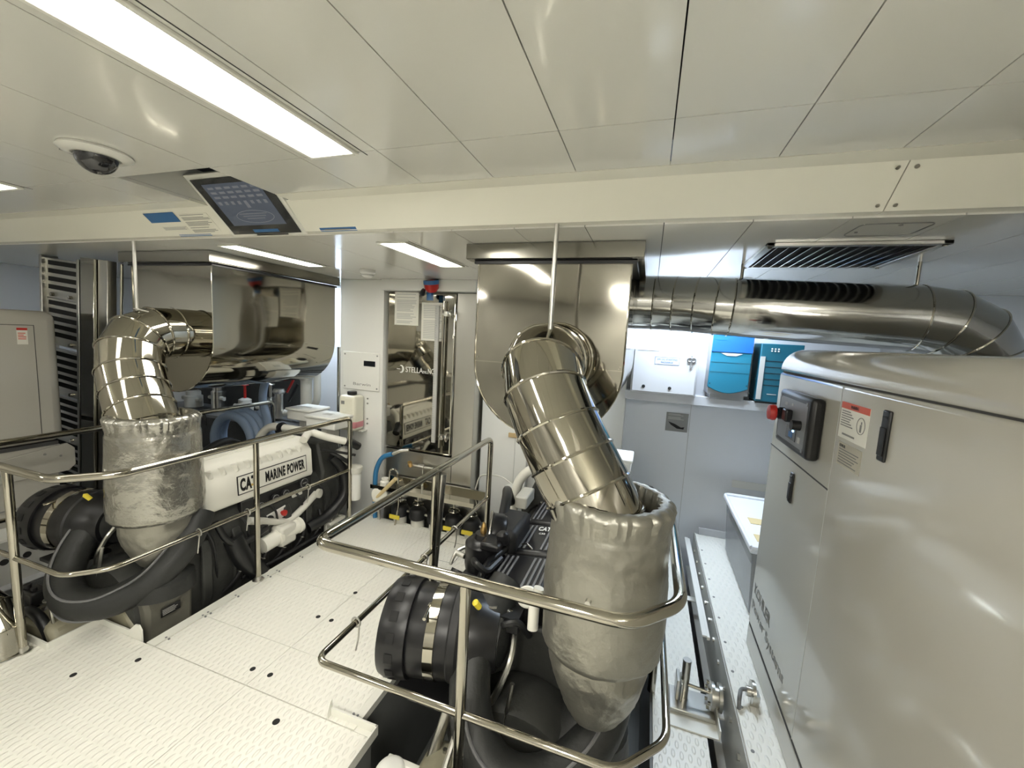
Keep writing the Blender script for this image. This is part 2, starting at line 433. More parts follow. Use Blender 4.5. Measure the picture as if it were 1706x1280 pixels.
light(-2.43, -2.30, 1.80, 2.46, ZL, 'lampfar', 'lit ceiling light beside the left exhaust hood')
light(.0, .55, 2.93, 3.2, ZL, 'lampcool', 'cool white ceiling light hidden above the round duct by the right wall shelf')
light(-3.45, -3.0, 3.13, 3.42, ZL, 'lampcorner', 'cool white ceiling light hidden behind the left exhaust hood')
light(.95, 1.25, -1.8, -.5, ZC, 'fillrear', 'added unseen fill light behind the viewpoint above the generator cabinet')  # out of view, added to brighten the beam and ceiling on the right
light(-4.9, -4.7, -1.2, -.2, ZC, 'fillrear', 'added unseen fill light behind the viewpoint above the left generator')  # out of view, added to brighten the left wall mirrored in the hood
light(-2.4, -2.28, -1.7, -.9, ZC, 'fillrear', 'added unseen fill light behind the viewpoint on the left')  # this and the next are added out of view for more bounce light
light(-.4, -.22, -1.8, -.6, ZC, 'fillrear', 'added unseen fill light behind the viewpoint on the right')

# ---------------------------------------------------------------- dome camera
c = at(160, 252, 'z', ZC); r = thing('dome_camera', 'dark domed security camera on the ceiling left of the big light', 'camera', (c.x, c.y, ZC - .06))
MB().lathe([(.001, -.001), (.095, -.001), (.098, -.008), (.085, -.016), (.06, -.02), (.001, -.02)], (c.x, c.y, ZC), n=40).build('mounting_ring', 'ceil', r)
MB().lathe([(.058 * math.sin(a * PI / 18) if a else .0001, -.016 - .058 * math.cos(a * PI / 18)) for a in range(0, 10)][::-1], (c.x, c.y, ZC), n=32).build('dome', 'domeg', r)
MB().torus((c.x, c.y, ZC - .018), (0, 0, 1), .06, .004).build('trim_ring', 'brushed', r)
MB().box(c.x - .075, c.x - .05, c.y - .06, c.y - .052, ZC - .014, ZC - .010).build('maker_mark', 'ink', r)

# ---------------------------------------------------------------- monitor in the slanted face
sy0, sz0, sy1, sz1 = YB0, ZC, YB1, ZL + .008
dn = V((0, sy1 - sy0, sz1 - sz0)).normalized()      # down the slope
U = V((1, 0, 0)); UP = -dn; N = U.cross(UP)          # N faces the viewer (down and back)
def slope(px, py):
    r = Matrix(RB) @ V((px - 853, 640 - py, -FPX)); p0 = V((0, sy0, sz0))
    return EYE + r * ((p0 - EYE).dot(N) / r.dot(N))
A = slope(312, 297); B = slope(387, 391); Cc = slope(498, 385)
wm = .435; hm = .285
cb = V(((-2.062 - 1.627) / 2, 0, 0)); bot = slope(440, 388); cen = V((cb.x, bot.y, bot.z)) + UP * hm / 2
mon = thing('monitor', 'black engine control monitor set in the slanted ceiling beam', 'monitor', cen - UP * hm / 2)
MB().obox(cen + UP * .004 - N * .012, U, UP, wm + .045, hm + .035, .016).build('housing', 'lip', mon, bevel=.003)
MB().obox(cen + N * .004, U, UP, wm, hm, .005).build('bezel', 'screen', mon, bevel=.004)
MB().obox(cen + UP * .012 + N * .009, U, UP, wm - .10, hm - .075, .001).build('screen', 'screenui', mon)
mb = MB(); o = cen + UP * .012 + N * .0102
for i in range(6):
    for j in range(3): mb.obox(o + U * (-.13 + .052 * i) + UP * (.085 - .022 * j), U, UP, .034, .010, .0005)
for i in range(8): mb.obox(o + U * (-.14 + .04 * i) + UP * (.012), U, UP, .018, .016, .0005)
mb.obox(o + U * .02 + UP * .0, U, UP, .02, .03, .0006)
mb.tube([o + U * (.012 + .115 * math.cos(k * PI / 12)) + UP * (-.06 + .032 * math.sin(k * PI / 12)) for k in range(24)], .0012, 5, closed=True)
for j in range(3): mb.obox(o + U * .01 + UP * (-.045 - .012 * j), U, UP, .17 - .03 * j, .0035, .0005)
mb.build('display_graphics', 'screenln', mon, smooth=False)
MB().obox(cen - UP * (hm / 2 - .018) + U * .012 + N * .0092, U, UP, .16, .016, .0006).build('label_strip', 'blue', mon)
MB().obox(cen - UP * (hm / 2 + .006) + U * .03 + N * .0045, U, UP, .20, .006, .003).build('button_bar', 'black', mon)
# labels stuck on the slanted face
def sticker(name, label, x0, x1, pxs, h, m, rows=0, inkm='ink', grp=None, txt=None):
    p = slope(*pxs); c = V(((x0 + x1) / 2, p.y, p.z)); w_ = x1 - x0
    o = MB().obox(c + N * .0006, U, UP, w_, h, .0008).build(name, m, smooth=False)
    tag(o, label, 'label', grp)
    return o, c
sticker('blue_label', 'larger solid blue label left of the ceiling monitor', -2.59, -2.365, (265, 363), .055, 'blue')
sticker('blue_label', 'narrow blue strip label low on the beam left of the monitor', -2.47, -2.23, (290, 393), .012, 'blue')
o, c = sticker('text_notice', 'pale printed notice between the blue labels and the monitor', -2.34, -2.14, (335, 373), .115, 'beam')
lines('print', 'ink', o, c + N * .0016, U, UP, .19, .11, 17, thick=.35)
o, c = sticker('text_notice', 'small grey printed strip under the larger blue label', -2.54, -2.36, (283, 381), .022, 'beam')
lines('print', 'inkl', o, c + N * .0016, U, UP, .17, .018, 3, ragged=.1)
o, c = sticker('blue_label', 'long thin blue label on the beam right of the monitor', -1.515, -1.31, (558, 382), .02, 'blue')
lines('print', 'ink', o, c + N * .0015, U, UP, .15, .010, 1, ragged=.1)
# screws at the beam joint on the right
mb = MB()
for dx in (-.022, .022):
    for k in (.12, .88):
        p = V((.644 + dx, sy0 + (sy1 - sy0) * k, sz0 + (sz1 - sz0) * k)); mb.cyl(p, p + N * .003, .006, n=10)
struct(mb.build('trim_7', 'brushed'))

# ---------------------------------------------------------------- ceiling fittings on the lower ceiling
r = thing('ceiling_vent', 'dark slatted metal air grille in the ceiling above the round duct', 'vent', (.7, 2.26, ZL - .02))
x0, x1, y0, y1 = .42, 1.02, 1.975, 2.50
mb = MB().box(x0, x1, y0, y0 + .03, ZL - .014, ZL).box(x0, x1, y1 - .03, y1, ZL - .014, ZL).box(x0, x0 + .03, y0, y1, ZL - .014, ZL).box(x1 - .03, x1, y0, y1, ZL - .014, ZL)
mb.build('frame', 'brushed', r, bevel=.002)
MB().box(x0 + .03, x1 - .03, y0 + .03, y1 - .03, ZL - .001, ZL + .0).build('backing', 'dark', r)
for i in range(13):
    x = x0 + .05 + i * .0415
    MB().obox((x, (y0 + y1) / 2, ZL - .008), (0, 1, 0), (.75, 0, .66), y1 - y0 - .06, .016, .0015).build('slat', 'brushed', r)
mb = MB()
for x in (x0 + .015, x1 - .015):
    for y in (y0 + .02, y1 - .02): mb.cyl((x, y, ZL - .014), (x, y, ZL - .019), .008, n=10)
build_each(mb, 'screw', 'steel', r)
r = thing('ceiling_hatch', 'small flush ceiling hatch between the beam and the slatted vent', 'hatch', (.74, 1.8, ZL - .004))
p = fillet([(.74, 1.72, ZL - .002), (.64, 1.72, ZL - .002), (.64, 1.88, ZL - .002), (.84, 1.88, ZL - .002), (.84, 1.72, ZL - .002), (.742, 1.72, ZL - .002)], .03)
MB().tube(p, .002, 5).build('edge_trim', 'ink', r)
MB().box(.645, .835, 1.725, 1.875, ZL - .002, ZL - .0005).build('cover', 'ceil', r)
MB().cyl((.75, 1.735, ZL - .002), (.75, 1.735, ZL - .006), .006, n=10).build('latch', 'ink', r)
MB().cyl((.66, 1.82, ZL - .002), (.66, 1.82, ZL - .006), .005, n=10).build('latch', 'ink', r)
c = V((-2.07, 2.66, ZL)); r = thing('smoke_detector', 'white round smoke detector on the ceiling left of the red siren', 'smoke detector', c - V((0, 0, .05)))
MB().lathe([(.055, 0), (.056, -.02), (.045, -.028), (.04, -.045), (.03, -.05), (.001, -.05)], c, n=28).build('body', 'column', r)
MB().torus(c - V((0, 0, .036)), (0, 0, 1), .043, .003).build('vent_ring', 'inkl', r)

# ================================================================= hoods
def hood(x0, x1, y0, y1, label, grp='stainless exhaust hoods'):
    z1 = 2.06; zc = 1.57; cx = (x0 + x1) / 2; R = (x1 - x0) / 2
    r = thing('exhaust_hood', label, 'exhaust hood', (cx, (y0 + y1) / 2, zc - R), grp)
    prof = [(x0, z1), (x0, zc)] + [(cx - R * math.cos(a * PI / 24), zc - R * .96 * math.sin(a * PI / 24)) for a in range(1, 24)] + [(x1, zc), (x1, z1)]
    n = len(prof)
    mb = MB(); mb.add([(p[0], y0 + .004, p[1]) for p in prof] + [(p[0], y1, p[1]) for p in prof], [(i, i + 1, i + 1 + n, i + n) for i in range(n - 1)] + [tuple(range(2 * n - 1, n - 1, -1))])
    mb.build('casing', 'hood', r)
    MB().prism(prof, y0, y0 + .0035, 'y').build('front_plate', 'hood', r)
    MB().tube([(p[0], y0 - .001, p[1]) for p in prof], .0045, 6).build('edge_bead', 'steel', r)
    MB().box(x0 + .003, x1 - .003, y0 - .003, y0 + .001, zc - .002, zc + .004).build('seam_strip', 'steel', r)
    MB().prism([(y0 - .05, 2.068), (y0 - .05, ZL - .002), (y0 - .045, ZL - .002), (y0 - .045, 2.072), (y0 + .01, 2.072), (y0 + .01, 2.064)], x0 - .05, x1 + .05, 'x').build('front_flange', 'lipsteel', r, bevel=.0015)
    for s, xa in ((-1, x0), (1, x1)):
        xo = xa + s * .05
        MB().box(min(xa, xo), max(xa, xo), y0 - .04, y1, 2.066, 2.072).box(min(xo, xo - s * .004), max(xo, xo - s * .004), y0 - .046, y1, 2.068, ZL - .002).build('side_flange', 'lipsteel', r)
    MB().box(x0 - .02, x1 + .02, y0 - .012, y1, 2.050, 2.0635).build('lip_gap_shade', 'black', r)  # black strip standing in for the dark gap under the lip
    mb = MB().box(x0 - .03, x1 + .03, y0 - .02, y1, ZL - .012, ZL - .002); mb.build('top_plate', 'brushed', r)
    build_each(bolts(MB(), [(x0 + .015, y0, zc + .02), (x1 - .015, y0, zc + .02), (x1 - .02, y0, zc + .01)], (0, -1, 0), .004, .004), 'rivet', 'steel', r)
    return r
hood(-.84, -.105, 1.93, 3.1, 'polished U-shaped steel hood on the right, joined to the round duct')
hood(-3.50, -2.72, 1.95, 3.05, 'polished U-shaped steel hood on the left, beside the louvred ladder')

# exhaust pipes
SH = V((-2.43, 0, 0))
ex = [(-.415, 1.926, 1.605), (-.415, 1.79, 1.605), (-.413, 1.69, 1.60), (-.400, 1.60, 1.565), (-.366, 1.535, 1.49), (-.300, 1.49, 1.375), (-.232, 1.46, 1.27), (-.164, 1.435, 1.17), (-.118, 1.42, 1.09), (-.095, 1.42, 1.0)]
exl = [(-.46, 1.926, 1.605), (-.46, 1.77, 1.605), (-.458, 1.67, 1.60), (-.452, 1.585, 1.565), (-.425, 1.525, 1.49), (-.360, 1.485, 1.375), (-.285, 1.46, 1.27), (-.20, 1.435, 1.17), (-.13, 1.42, 1.09), (-.095, 1.42, 1.0)]
def exhaust(shift, label, ex=ex):
    pts = [V(p) + shift for p in ex]
    r = gored_pipe('exhaust_pipe', label, 'exhaust pipe', pts, .158, 'steel', 'steel', group='segmented exhaust pipes')
    MB().torus(pts[0] - V((0, .006, 0)), (0, 1, 0), .168, .008).build('wall_flange', 'steel', r)
    return r
exhaust(V((0, 0, 0)), 'fat polished segmented pipe bending down from the right hood into foil jacket')
exhaust(V((-2.505, .085, 0)), 'fat polished segmented pipe bending down from the left hood into foil jacket', exl)
def rod(x, y, z0, label):
    r = thing('support_rod', label, 'rod', (x, y, z0), 'rods holding the exhaust pipes')
    MB().cyl((x, y, z0), (x, y, ZC - .01 if y < YB0 else ZL + .01), .0095, n=14).build('rod', 'brushed', r)
    MB().torus((x, y + .03, z0 - .004), (0, .3, 1), .045, .0045, 20, 6).build('pipe_clip', 'brushed', r)
    return r
rod(-.385, 1.625, 1.72, 'thin steel rod from the beam down to the right exhaust elbow')
rod(-2.95, 1.66, 1.735, 'thin steel rod from the beam down to the left exhaust elbow')

# foil-wrapped risers
def jacket(shift, seed, label, m1='foil2', m2='foil2', top=1.18, rr0=.207, dy=0, dz=0):
    cx, cy = -.08 + shift, 1.42 + dy; z0, zm, zt = .34 + dz, .645 + dz, top
    root = thing('insulated_riser', label, 'insulation jacket', (cx, cy, z0), 'foil wrapped risers')
    def wrinkle(an, h, s_):
        p = V((math.cos(an) * 1.2 + s_, math.sin(an) * 1.2, h * 4.5))
        a_ = noise.noise(p * 1.5) * .9 + (1 - abs(noise.noise(p * 3.1 + V((4, 2, 1))))) * .5 - .4 + (1 - abs(noise.noise(p * 7.0))) * .22 - .15 + noise.noise(p * 15) * .10
        return a_
    def d1(r, h, an):
        k = r * (1 + .042 * wrinkle(an, h, seed))
        if h > zt - .10: k += .010 * abs(math.sin(an * 13 + 2.5 * noise.noise(V((math.cos(an) * 3, math.sin(an) * 3, seed))))) * min(1, (h - zt + .10) / .05) - .004
        return k
    prof = [(.12, zm + .05), (rr0 - .03, zm - .004), (rr0 - .012, zm - .010), (rr0 - .006, zm)]
    N1 = 60
    for i in range(1, N1):
        t = i / N1; prof.append((rr0 + .006 * math.sin(t * 5), zm + (zt - .035 - zm) * t))
    for k in range(1, 9):                              # rounded padded shoulder
        a_ = k / 8 * PI * .62; prof.append((rr0 - .034 + .034 * math.cos(a_), zt - .035 + .035 * math.sin(a_)))
    prof += [(.168, zt - .005), (.163, zt - .03), (.160, zt - .14)]
    MB().lathe(prof, (cx, cy, 0), n=140, dent=d1).build('upper_jacket', m1, root)
    def d2(r, h, an): return r * (1 + .075 * wrinkle(an, h * 1.2, seed + 5))
    prof = [(.03, z0 + .015)]; N2 = 34
    for i in range(N2 + 1):
        t = i / N2; prof.append((.075 + .100 * min(1, (t * 1.6)) ** .6, z0 + (zm + .05 - z0) * t))
    MB().lathe(prof, (cx, cy, 0), n=110, dent=d2).build('lower_jacket', m2, root)
    MB().cyl((cx - .03, cy - .2, .90), (cx - .032, cy - .222, .90), .009, n=14).build('fastening_disc', 'brushed', root)
    return root
jacket(0, 1.3, 'matt silver foil jacket wrapped round the right exhaust riser in front of the generator', 'foil2', 'foil2')
jacket(-2.505, 4.1, 'shiny silver foil jacket round the left exhaust riser beside the engine cover', 'foil', 'foil2', top=1.17, rr0=.212, dy=.09, dz=-.045)

# ---------------------------------------------------------------- round ducts
dz = 1.90
dp = [(-.108, 2.50, 1.935), (.0, 2.50, 1.935), (.11, 2.49, 1.932), (.22, 2.47, 1.927), (.32, 2.45, 1.92), (.385, 2.44, 1.917), (1.14, 2.40, 1.885), (1.24, 2.40, 1.87), (1.34, 2.42, 1.82), (1.40, 2.44, 1.74), (1.42, 2.45, 1.62), (1.42, 2.45, .21)]
d = gored_pipe('ventilation_duct', 'long horizontal round steel duct running right from the right hood above the generator', 'duct', dp, .15, 'duct', 'steel', bandr=.0045)
MB().cyl((.42, 2.44, ZL), (.42, 2.44, 2.06), .008, n=12).build('hanger', 'steel', d)
MB().cyl((1.13, 2.40, ZL), (1.13, 2.40, 2.03), .008, n=12).build('hanger', 'steel', d)
dl = [(-3.50, 2.55, 1.93), (-3.62, 2.55, 1.93), (-3.75, 2.53, 1.90), (-3.86, 2.50, 1.83), (-3.92, 2.48, 1.72), (-3.93, 2.48, 1.45), (-3.93, 2.48, 1.1)]
gored_pipe('ventilation_duct', 'dull elbow of round duct dropping behind the left hood beside the ladder', 'duct', dl, .13, 'brushed', 'brushed', bandr=.005)

# ================================================================= handrails
def handrail(x0, x1, ynear, yfar_l, yfar_r, label, posts, nearcut=None, lash=(), straight=True):
    r = thing('handrail', label, 'handrail', ((x0 + x1) / 2, 2, 0), 'stainless handrails round the engines')
    H, Mz, R, R2 = .95, .5, .0195, .0125
    top = fillet([(x0, yfar_l, 0.0), (x0, yfar_l, H), (x0, ynear, H), (x1 - .14, ynear, H), (x1, ynear + .15, H), (x1, yfar_r, H), (x1, yfar_r, 0.0)], .06)
    MB().tube(top, R, 16).build('top_rail', 'steel', r)
    mid = fillet([(x0, yfar_l, Mz), (x0, ynear, Mz), (x1 - .14, ynear, Mz), (x1, ynear + .15, Mz), (x1, yfar_r, Mz)], .05)
    MB().tube(mid, R2, 12).build('mid_rail', 'steel', r)
    for x, y in posts:
        MB().cyl((x, y, 0.0), (x, y, H - .01), .0175, n=14).build('post', 'steel', r)
        MB().lathe([(.035, 0), (.035, .006), (.022, .01), (.018, .03)], (x, y, 0.0), n=20).build('foot_plate', 'brushed', r)
    for x, y in lash:
        MB().torus((x, y, Mz), (0, 1, 0), .02, .004, 16, 6).tube(fillet([(x + .015, y, Mz - .01), (x + .02, y - .01, Mz - .06), (x + .012, y - .015, Mz - .11)], .03), .0035, 6).build('lashing_loop', 'brushed', r)
    return r
h1 = handrail(-1.045, .155, 1.085, 2.76, 2.0, 'stainless handrail round the right engine, nearest the camera', [(-.47, 1.085), (-1.045, 1.93)], lash=[(-1.045, 1.84), (-1.045, 1.30), (-1.045, 2.2)])
# left rail: its bend is at the near right, and it runs back along both sides
r = thing('handrail', 'stainless handrail round the left engine, in front of the lettered cover', 'handrail', (-2.85, 2, 0), 'stainless handrails round the engines')
H = .95
MB().tube(fillet([(-2.335, 2.80, 0.0), (-2.335, 2.80, H), (-2.335, 1.20, H), (-2.50, 1.04, H), (-3.41, 1.04, H), (-3.41, 3.0, H), (-3.41, 3.0, 0.0)], .06), .0195, 16).build('top_rail', 'steel', r)
MB().tube(fillet([(-2.335, 2.80, .5), (-2.335, 1.16, .5), (-2.46, 1.04, .5), (-3.40, 1.04, .5)], .05), .0125, 12).build('mid_rail', 'steel', r)
MB().tube([(-3.41, 1.06, .5), (-3.41, 3.0, .5)], .0125, 12).build('mid_rail', 'steel', r)
for x, y in ((-2.335, 1.925), (-2.84, 1.04), (-3.41, 1.9)):
    MB().cyl((x, y, 0.0 if y > 1.2 or x > -3 else 0), (x, y, H - .01), .0175, n=14).build('post', 'steel', r)
    MB().lathe([(.035, 0), (.035, .006), (.022, .01), (.018, .03)], (x, y, 0.0), n=20).build('foot_plate', 'brushed', r)
for y in (1.56, 1.86, 2.35):
    MB().torus((-2.335, y, .5), (0, 1, 0), .02, .004, 16, 6).tube(fillet([(-2.33, y, .49), (-2.325, y - .01, .44), (-2.335, y - .01, .38)], .03), .0035, 6).build('lashing_loop', 'brushed', r)
MB().tube(fillet([(-3.41, 2.35, .95), (-3.39, 2.35, .90), (-3.40, 2.36, .83), (-3.42, 2.35, .92)], .02), .006, 6).build('cable_tie', 'black', r)
# loose clear tube leaning on the right rail post
o = MB().cyl((-1.085, 1.99, 0.004), (-1.02, 1.97, .93), .021, n=18).build('sounding_tube', 'brushed'); tag(o, 'grey hollow tube leaning against the handrail post by the walkway', 'tube')

# ================================================================= engines (modelled once, copied)
def engine(label):
    e = thing('marine_engine', label, 'engine', (-.40, 2.1, -.75), 'twin marine diesel engines')
    B = lambda: MB()
    # block and cast ends
    B().prism([(-.66, -.5), (-.16, -.5), (-.06, -.1), (-.06, .36), (-.14, .50), (-.62, .50), (-.76, .30), (-.76, -.1)], 1.56, 2.85, 'y').build('engine_block', 'block', e, bevel=.02)
    for i in range(6):
        y = 1.66 + i * .2; B().prism([(-.055, -.08), (-.03, 0), (-.03, .3), (-.055, .36)], y, y + .06, 'y').build('crankcase_rib', 'block', e, bevel=.008)
    B().lathe([(.20, 0), (.27, .01), (.29, .06), (.29, .16), (.27, .22), (.20, .23)], (-.36, 1.33, .02), (0, 1, 0), n=40).build('bell_housing', 'block', e)
    B().prism([(-.50, -.45), (-.06, -.45), (-.03, .10), (-.10, .24), (-.44, .24), (-.52, .1)], 1.36, 1.60, 'y').build('flywheel_cover', 'olive', e, bevel=.02)
    B().prism([(-.72, -.45), (-.345, -.45), (-.345, .02), (-.40, .075), (-.66, .075), (-.72, .01)], 1.125, 1.36, 'y').build('gearbox', 'tan', e, bevel=.03)
    B().prism([(-.40, -.45), (-.10, -.45), (-.08, .0), (-.16, .10), (-.40, .10)], 1.325, 1.42, 'y').build('gearbox_flange', 'tan', e, bevel=.015)
    build_each(bolts(MB(), [(-.60, 1.2, .075), (-.50, 1.2, .075), (-.44, 1.3, .075), (-.62, 1.3, .075)], (0, 0, 1), .009, .012), 'flange_bolt', 'brushed', e)
    pl = B().obox((-.02, 1.47, .06), (0, 1, 0), (0, 0, 1), .10, .05, .002).build('data_plate', 'black', e, label='small black data plate on the olive casting')
    lines('print', 'inkl', pl, (-.0175, 1.47, .06), (0, 1, 0), (0, 0, 1), .085, .035, 4)
    B().box(-.40, -.30, 1.6, 2.6, .45, .60).build('valley_casting', 'blackm', e, bevel=.02)
    # three ribbed black rocker covers
    for i, (y0, y1) in enumerate(((1.55, 1.90), (1.925, 2.265), (2.29, 2.63))):
        cvr = B().prism([(-.635, .50), (-.625, .575), (-.59, .605), (-.345, .635), (-.325, .60), (-.325, .50)], y0, y1, 'y').build('rocker_cover', 'black', e, bevel=.022, seg=3)
        mb = MB()
        for x in (-.585, -.560, -.535, -.445, -.42, -.395, -.37):
            z = .6055 + (x + .59) * .1224; mb.prism([(x, z - .004), (x + .011, z - .003), (x + .011, z + .0045), (x, z + .0035)], y0 + .03, y1 - .035, 'y')
        build_each(mb, 'rib', 'rib', cvr, bevel=.001)
        if i == 1:
            text('CAT', 'lettering', 'white', cvr, (-.472, y1 - .085, .628), (1, 0, .12), (0, 1, 0), .07, .05, bold=.03, label='white lettering on the black cover')
            text('C32', 'lettering', 'white', cvr, (-.475, y1 - .14, .625), (1, 0, .12), (0, 1, 0), .035, .018, bold=.01)
        build_each(bolts(MB(), [(-.60, y0 + .02, .598), (-.35, y0 + .02, .63), (-.60, y1 - .02, .598)], (0, 0, 1), .009, .008), 'cover_bolt', 'brushed', cvr)
    B().tube([(-.47, 1.905, .645), (-.50, 1.91, .665), (-.53, 1.925, .65)], .004, 6).build('dipstick_ring', 'steel', e)
    # cream aftercooler cover with the lettered side
    prof = [(-.305, .50), (-.075, .50), (-.062, .53), (-.075, .715), (-.135, .79), (-.18, .81), (-.27, .81), (-.305, .78)]
    ac = B().prism(prof, 1.70, 2.56, 'y').build('aftercooler_cover', 'cream', e, bevel=.012, seg=3)
    mb = MB()
    for i in range(9):
        y = 1.76 + i * .086
        mb.add([(-.082, y - .02, .716), (-.082, y + .02, .716), (-.118, y - .022, .766), (-.118, y + .022, .766), (-.080, y, .760), (-.072, y, .724)],
               [(0, 1, 5), (0, 5, 4, 2), (1, 3, 4, 5), (2, 4, 3), (0, 2, 3, 1)])
    build_each(mb, 'cover_notch', 'cream', ac)
    for x in (-.20, -.24): B().box(x, x + .012, 1.74, 2.52, .808, .815).build('cover_bead', 'cream', ac, bevel=.002)
    # sign: dark frame, pale field, letters reading toward the far end
    u = V((0, 1, 0)); v = V((-.07, 0, 1)).normalized(); n_ = u.cross(v)
    cc = V((-.0665, 2.205, .622))
    B().obox(cc, u, v, .575, .128, .0035).build('sign_frame', 'black', ac)
    B().obox(cc + n_ * .0035, u, v, .563, .116, .001).build('sign_field', 'paper', ac)
    text('MARINE POWER', 'lettering', 'black', ac, cc + u * .092 + n_ * .0048, u, v,   .345, .078, bold=.045, label='bold black lettering on the pale side sign')
    text('CAT', 'lettering', 'black', ac, cc - u * .212 + n_ * .0048, u, v, .118, .088, bold=.05)
    B().prism([(2.205 - .215, .582), (2.205 - .155, .582), (2.205 - .185, .612)], -.0620, -.0600, 'x').build('triangle_mark', 'triangle', ac, smooth=False)
    # dark band of instruments under the sign
    B().box(-.12, -.075, 1.95, 2.56, .38, .50).build('control_module', 'black', e, bevel=.01)
    for y, z, rr in ((2.46, .47, .036), (2.29, .445, .026), (2.20, .44, .026), (2.08, .43, .022)):
        g_ = B().lathe([(rr, 0), (rr, .02), (rr * .85, .026), (.001, .026)], (-.076, y, z), (1, 0, 0), n=24).build('filler_cap', 'blackm', e)
        B().torus((-.052, y, z), (1, 0, 0), rr * .9, .003, 24, 6).build('cap_ring', 'rib', g_)
        B().obox((-.0495, y, z), (0, 1, 0), (0, 0, 1), rr, rr * .25, .002).build('cap_mark', 'ink', g_)
    B().box(-.10, -.07, 2.36, 2.46, .36, .40).build('relay_box', 'offw', e, bevel=.006)
    sp = B().obox((-.055, 2.185, .305), (0, 1, .12), (0, 0, 1), .19, .085, .006).build('switch_plate', 'white', e, bevel=.006)
    B().cyl((-.049, 2.14, .305), (-.038, 2.14, .305), .028, n=24).build('gauge', 'black', sp)
    B().lathe([(.012, 0), (.012, .015), (.022, .018), (.022, .034), (.016, .038), (.001, .038)], (-.049, 2.245, .315), (1, 0, 0), n=20).build('stop_button', 'red', sp, label='red stop button')
    # oil cooler and pipes on the walkway side
    B().lathe([(.02, 0), (.055, .01), (.055, .12), (.062, .125), (.062, .15), (.055, .155), (.055, .30), (.062, .305), (.062, .33), (.04, .34)], (-.02, 2.04, .15), (.03, 1, .08), n=28).build('oil_cooler', 'cream', e)
    B().box(-.07, .04, 2.16, 2.30, .09, .24).build('pump_body', 'offw', e, bevel=.02)
    B().tube(fillet([(-.05, 1.98, .36), (-.04, 2.3, .22), (-.03, 2.42, .28), (-.02, 2.55, .36)], .06), .026, 12).build('oil_pipe', 'offw', e)
    B().lathe([(.03, 0), (.036, .005), (.036, .03), (.012, .036), (.001, .036)], (-.015, 2.55, .36), (1, .2, 0), n=20).build('pipe_cap', 'offw', e)
    B().tube(fillet([(-.02, 2.72, .62), (.03, 2.80, .50), (.05, 2.82, .28), (.02, 2.68, .14), (-.02, 2.46, .10)], .12), .045, 14).build('coolant_hose', 'rubber', e)
    B().tube(fillet([(-.04, 1.86, .30), (.0, 1.90, .12), (.02, 2.02, -.02), (0, 2.10, -.30)], .10), .06, 14).build('coolant_hose', 'rubber', e)
    B().tube(fillet([(-.04, 1.75, .45), (-.01, 1.8, .3), (0, 1.9, .24), (-.03, 2.1, .26)], .06), .02, 10).build('fuel_line', 'rubber', e)
    B().tube(fillet([(-.02, 1.9, .0), (.03, 2.2, .02), (.02, 2.55, .02)], .06), .014, 10).build('fuel_line', 'blackm', e)
    for k in range(5):
        y = 1.7 + k * .23; B().tube(fillet([(-.08, y, .42), (-.03, y + .02, .36), (-.04, y + .05, .2), (-.07, y + .07, .05)], .05), .008, 8).build('wire_loom', 'rubber', e)
    B().box(-.04, .06, 2.62, 2.80, .06, .085).box(-.03, .0, 2.64, 2.78, -.1, .06).build('engine_mount', 'offw', e, bevel=.006)
    build_each(bolts(MB(), [(.03, 2.66, .085), (.03, 2.76, .085)], (0, 0, 1), .014, .02), 'mount_bolt', 'brushed', e)
    # white elbow pipes
    p1 = B().tube(fillet([(-.10, 2.50, .80), (-.16, 2.62, .84), (-.05, 2.66, .80), (.06, 2.80, .74)], .07), .03, 14).build('coolant_pipe', 'cream', e)
    B().tube([(.055, 2.79, .742), (.085, 2.84, .72), (.10, 2.9, .68)], .035, 14).build('rubber_joint', 'rubber', p1)
    p2 = B().tube(fillet([(-.30, 2.72, .80), (-.70, 2.72, .80), (-.80, 2.70, .70), (-.82, 2.66, .46)], .11), .034, 14).build('coolant_pipe', 'cream', e)
    B().torus((-.56, 2.72, .80), (1, 0, 0), .037, .012, 24, 8).cyl((-.585, 2.72, .80), (-.535, 2.72, .80), .041, n=20).build('pipe_clamp', 'black', p2)
    B().cyl((-.82, 2.66, .46), (-.825, 2.64, .36), .034, .008, n=14).build('pipe_nozzle', 'cream', p2)
    B().box(-.74, -.66, 2.44, 2.64, .60, .68).build('sensor_box', 'offw', e, bevel=.01)
    # boxes with lids over the front of the engine
    for x0, x1, y0, z0 in ((-.66, -.40, 2.86, .84), (-.36, -.05, 2.78, .82)):
        bx = B().box(x0, x1, y0, y0 + .24, z0, z0 + .085).build('electrical_box', 'white', e, bevel=.012, seg=3)
        B().box(x0 - .01, x1 + .01, y0 - .01, y0 + .25, z0 + .085, z0 + .11).build('lid', 'white', bx, bevel=.008)
        lines('print', 'inkl', bx, ((x0 + x1) / 2, y0 + .12, z0 + .1105), (1, 0, 0), (0, 1, 0), .12, .07, 4)
        B().box((x0 + x1) / 2 - .03, (x0 + x1) / 2 + .03, y0 + .05, y0 + .2, .48, z0).build('box_bracket', 'offw', bx)
    # white head and front-end casting, belts, filters
    B().prism([(-.72, .1), (-.10, .1), (-.06, .5), (-.12, .74), (-.66, .74), (-.76, .5)], 2.66, 2.90, 'y').build('front_casting', 'block', e, bevel=.02)
    B().torus((-.32, 2.93, .35), (0, 1, 0), .16, .02, 32, 8).build('drive_belt', 'blackm', e)
    B().lathe([(.05, 0), (.052, .01), (.052, .22), (.04, .24), (.001, .24)], (.10, 2.86, .22), (0, 0, 1), n=24).build('oil_filter', 'white', e)
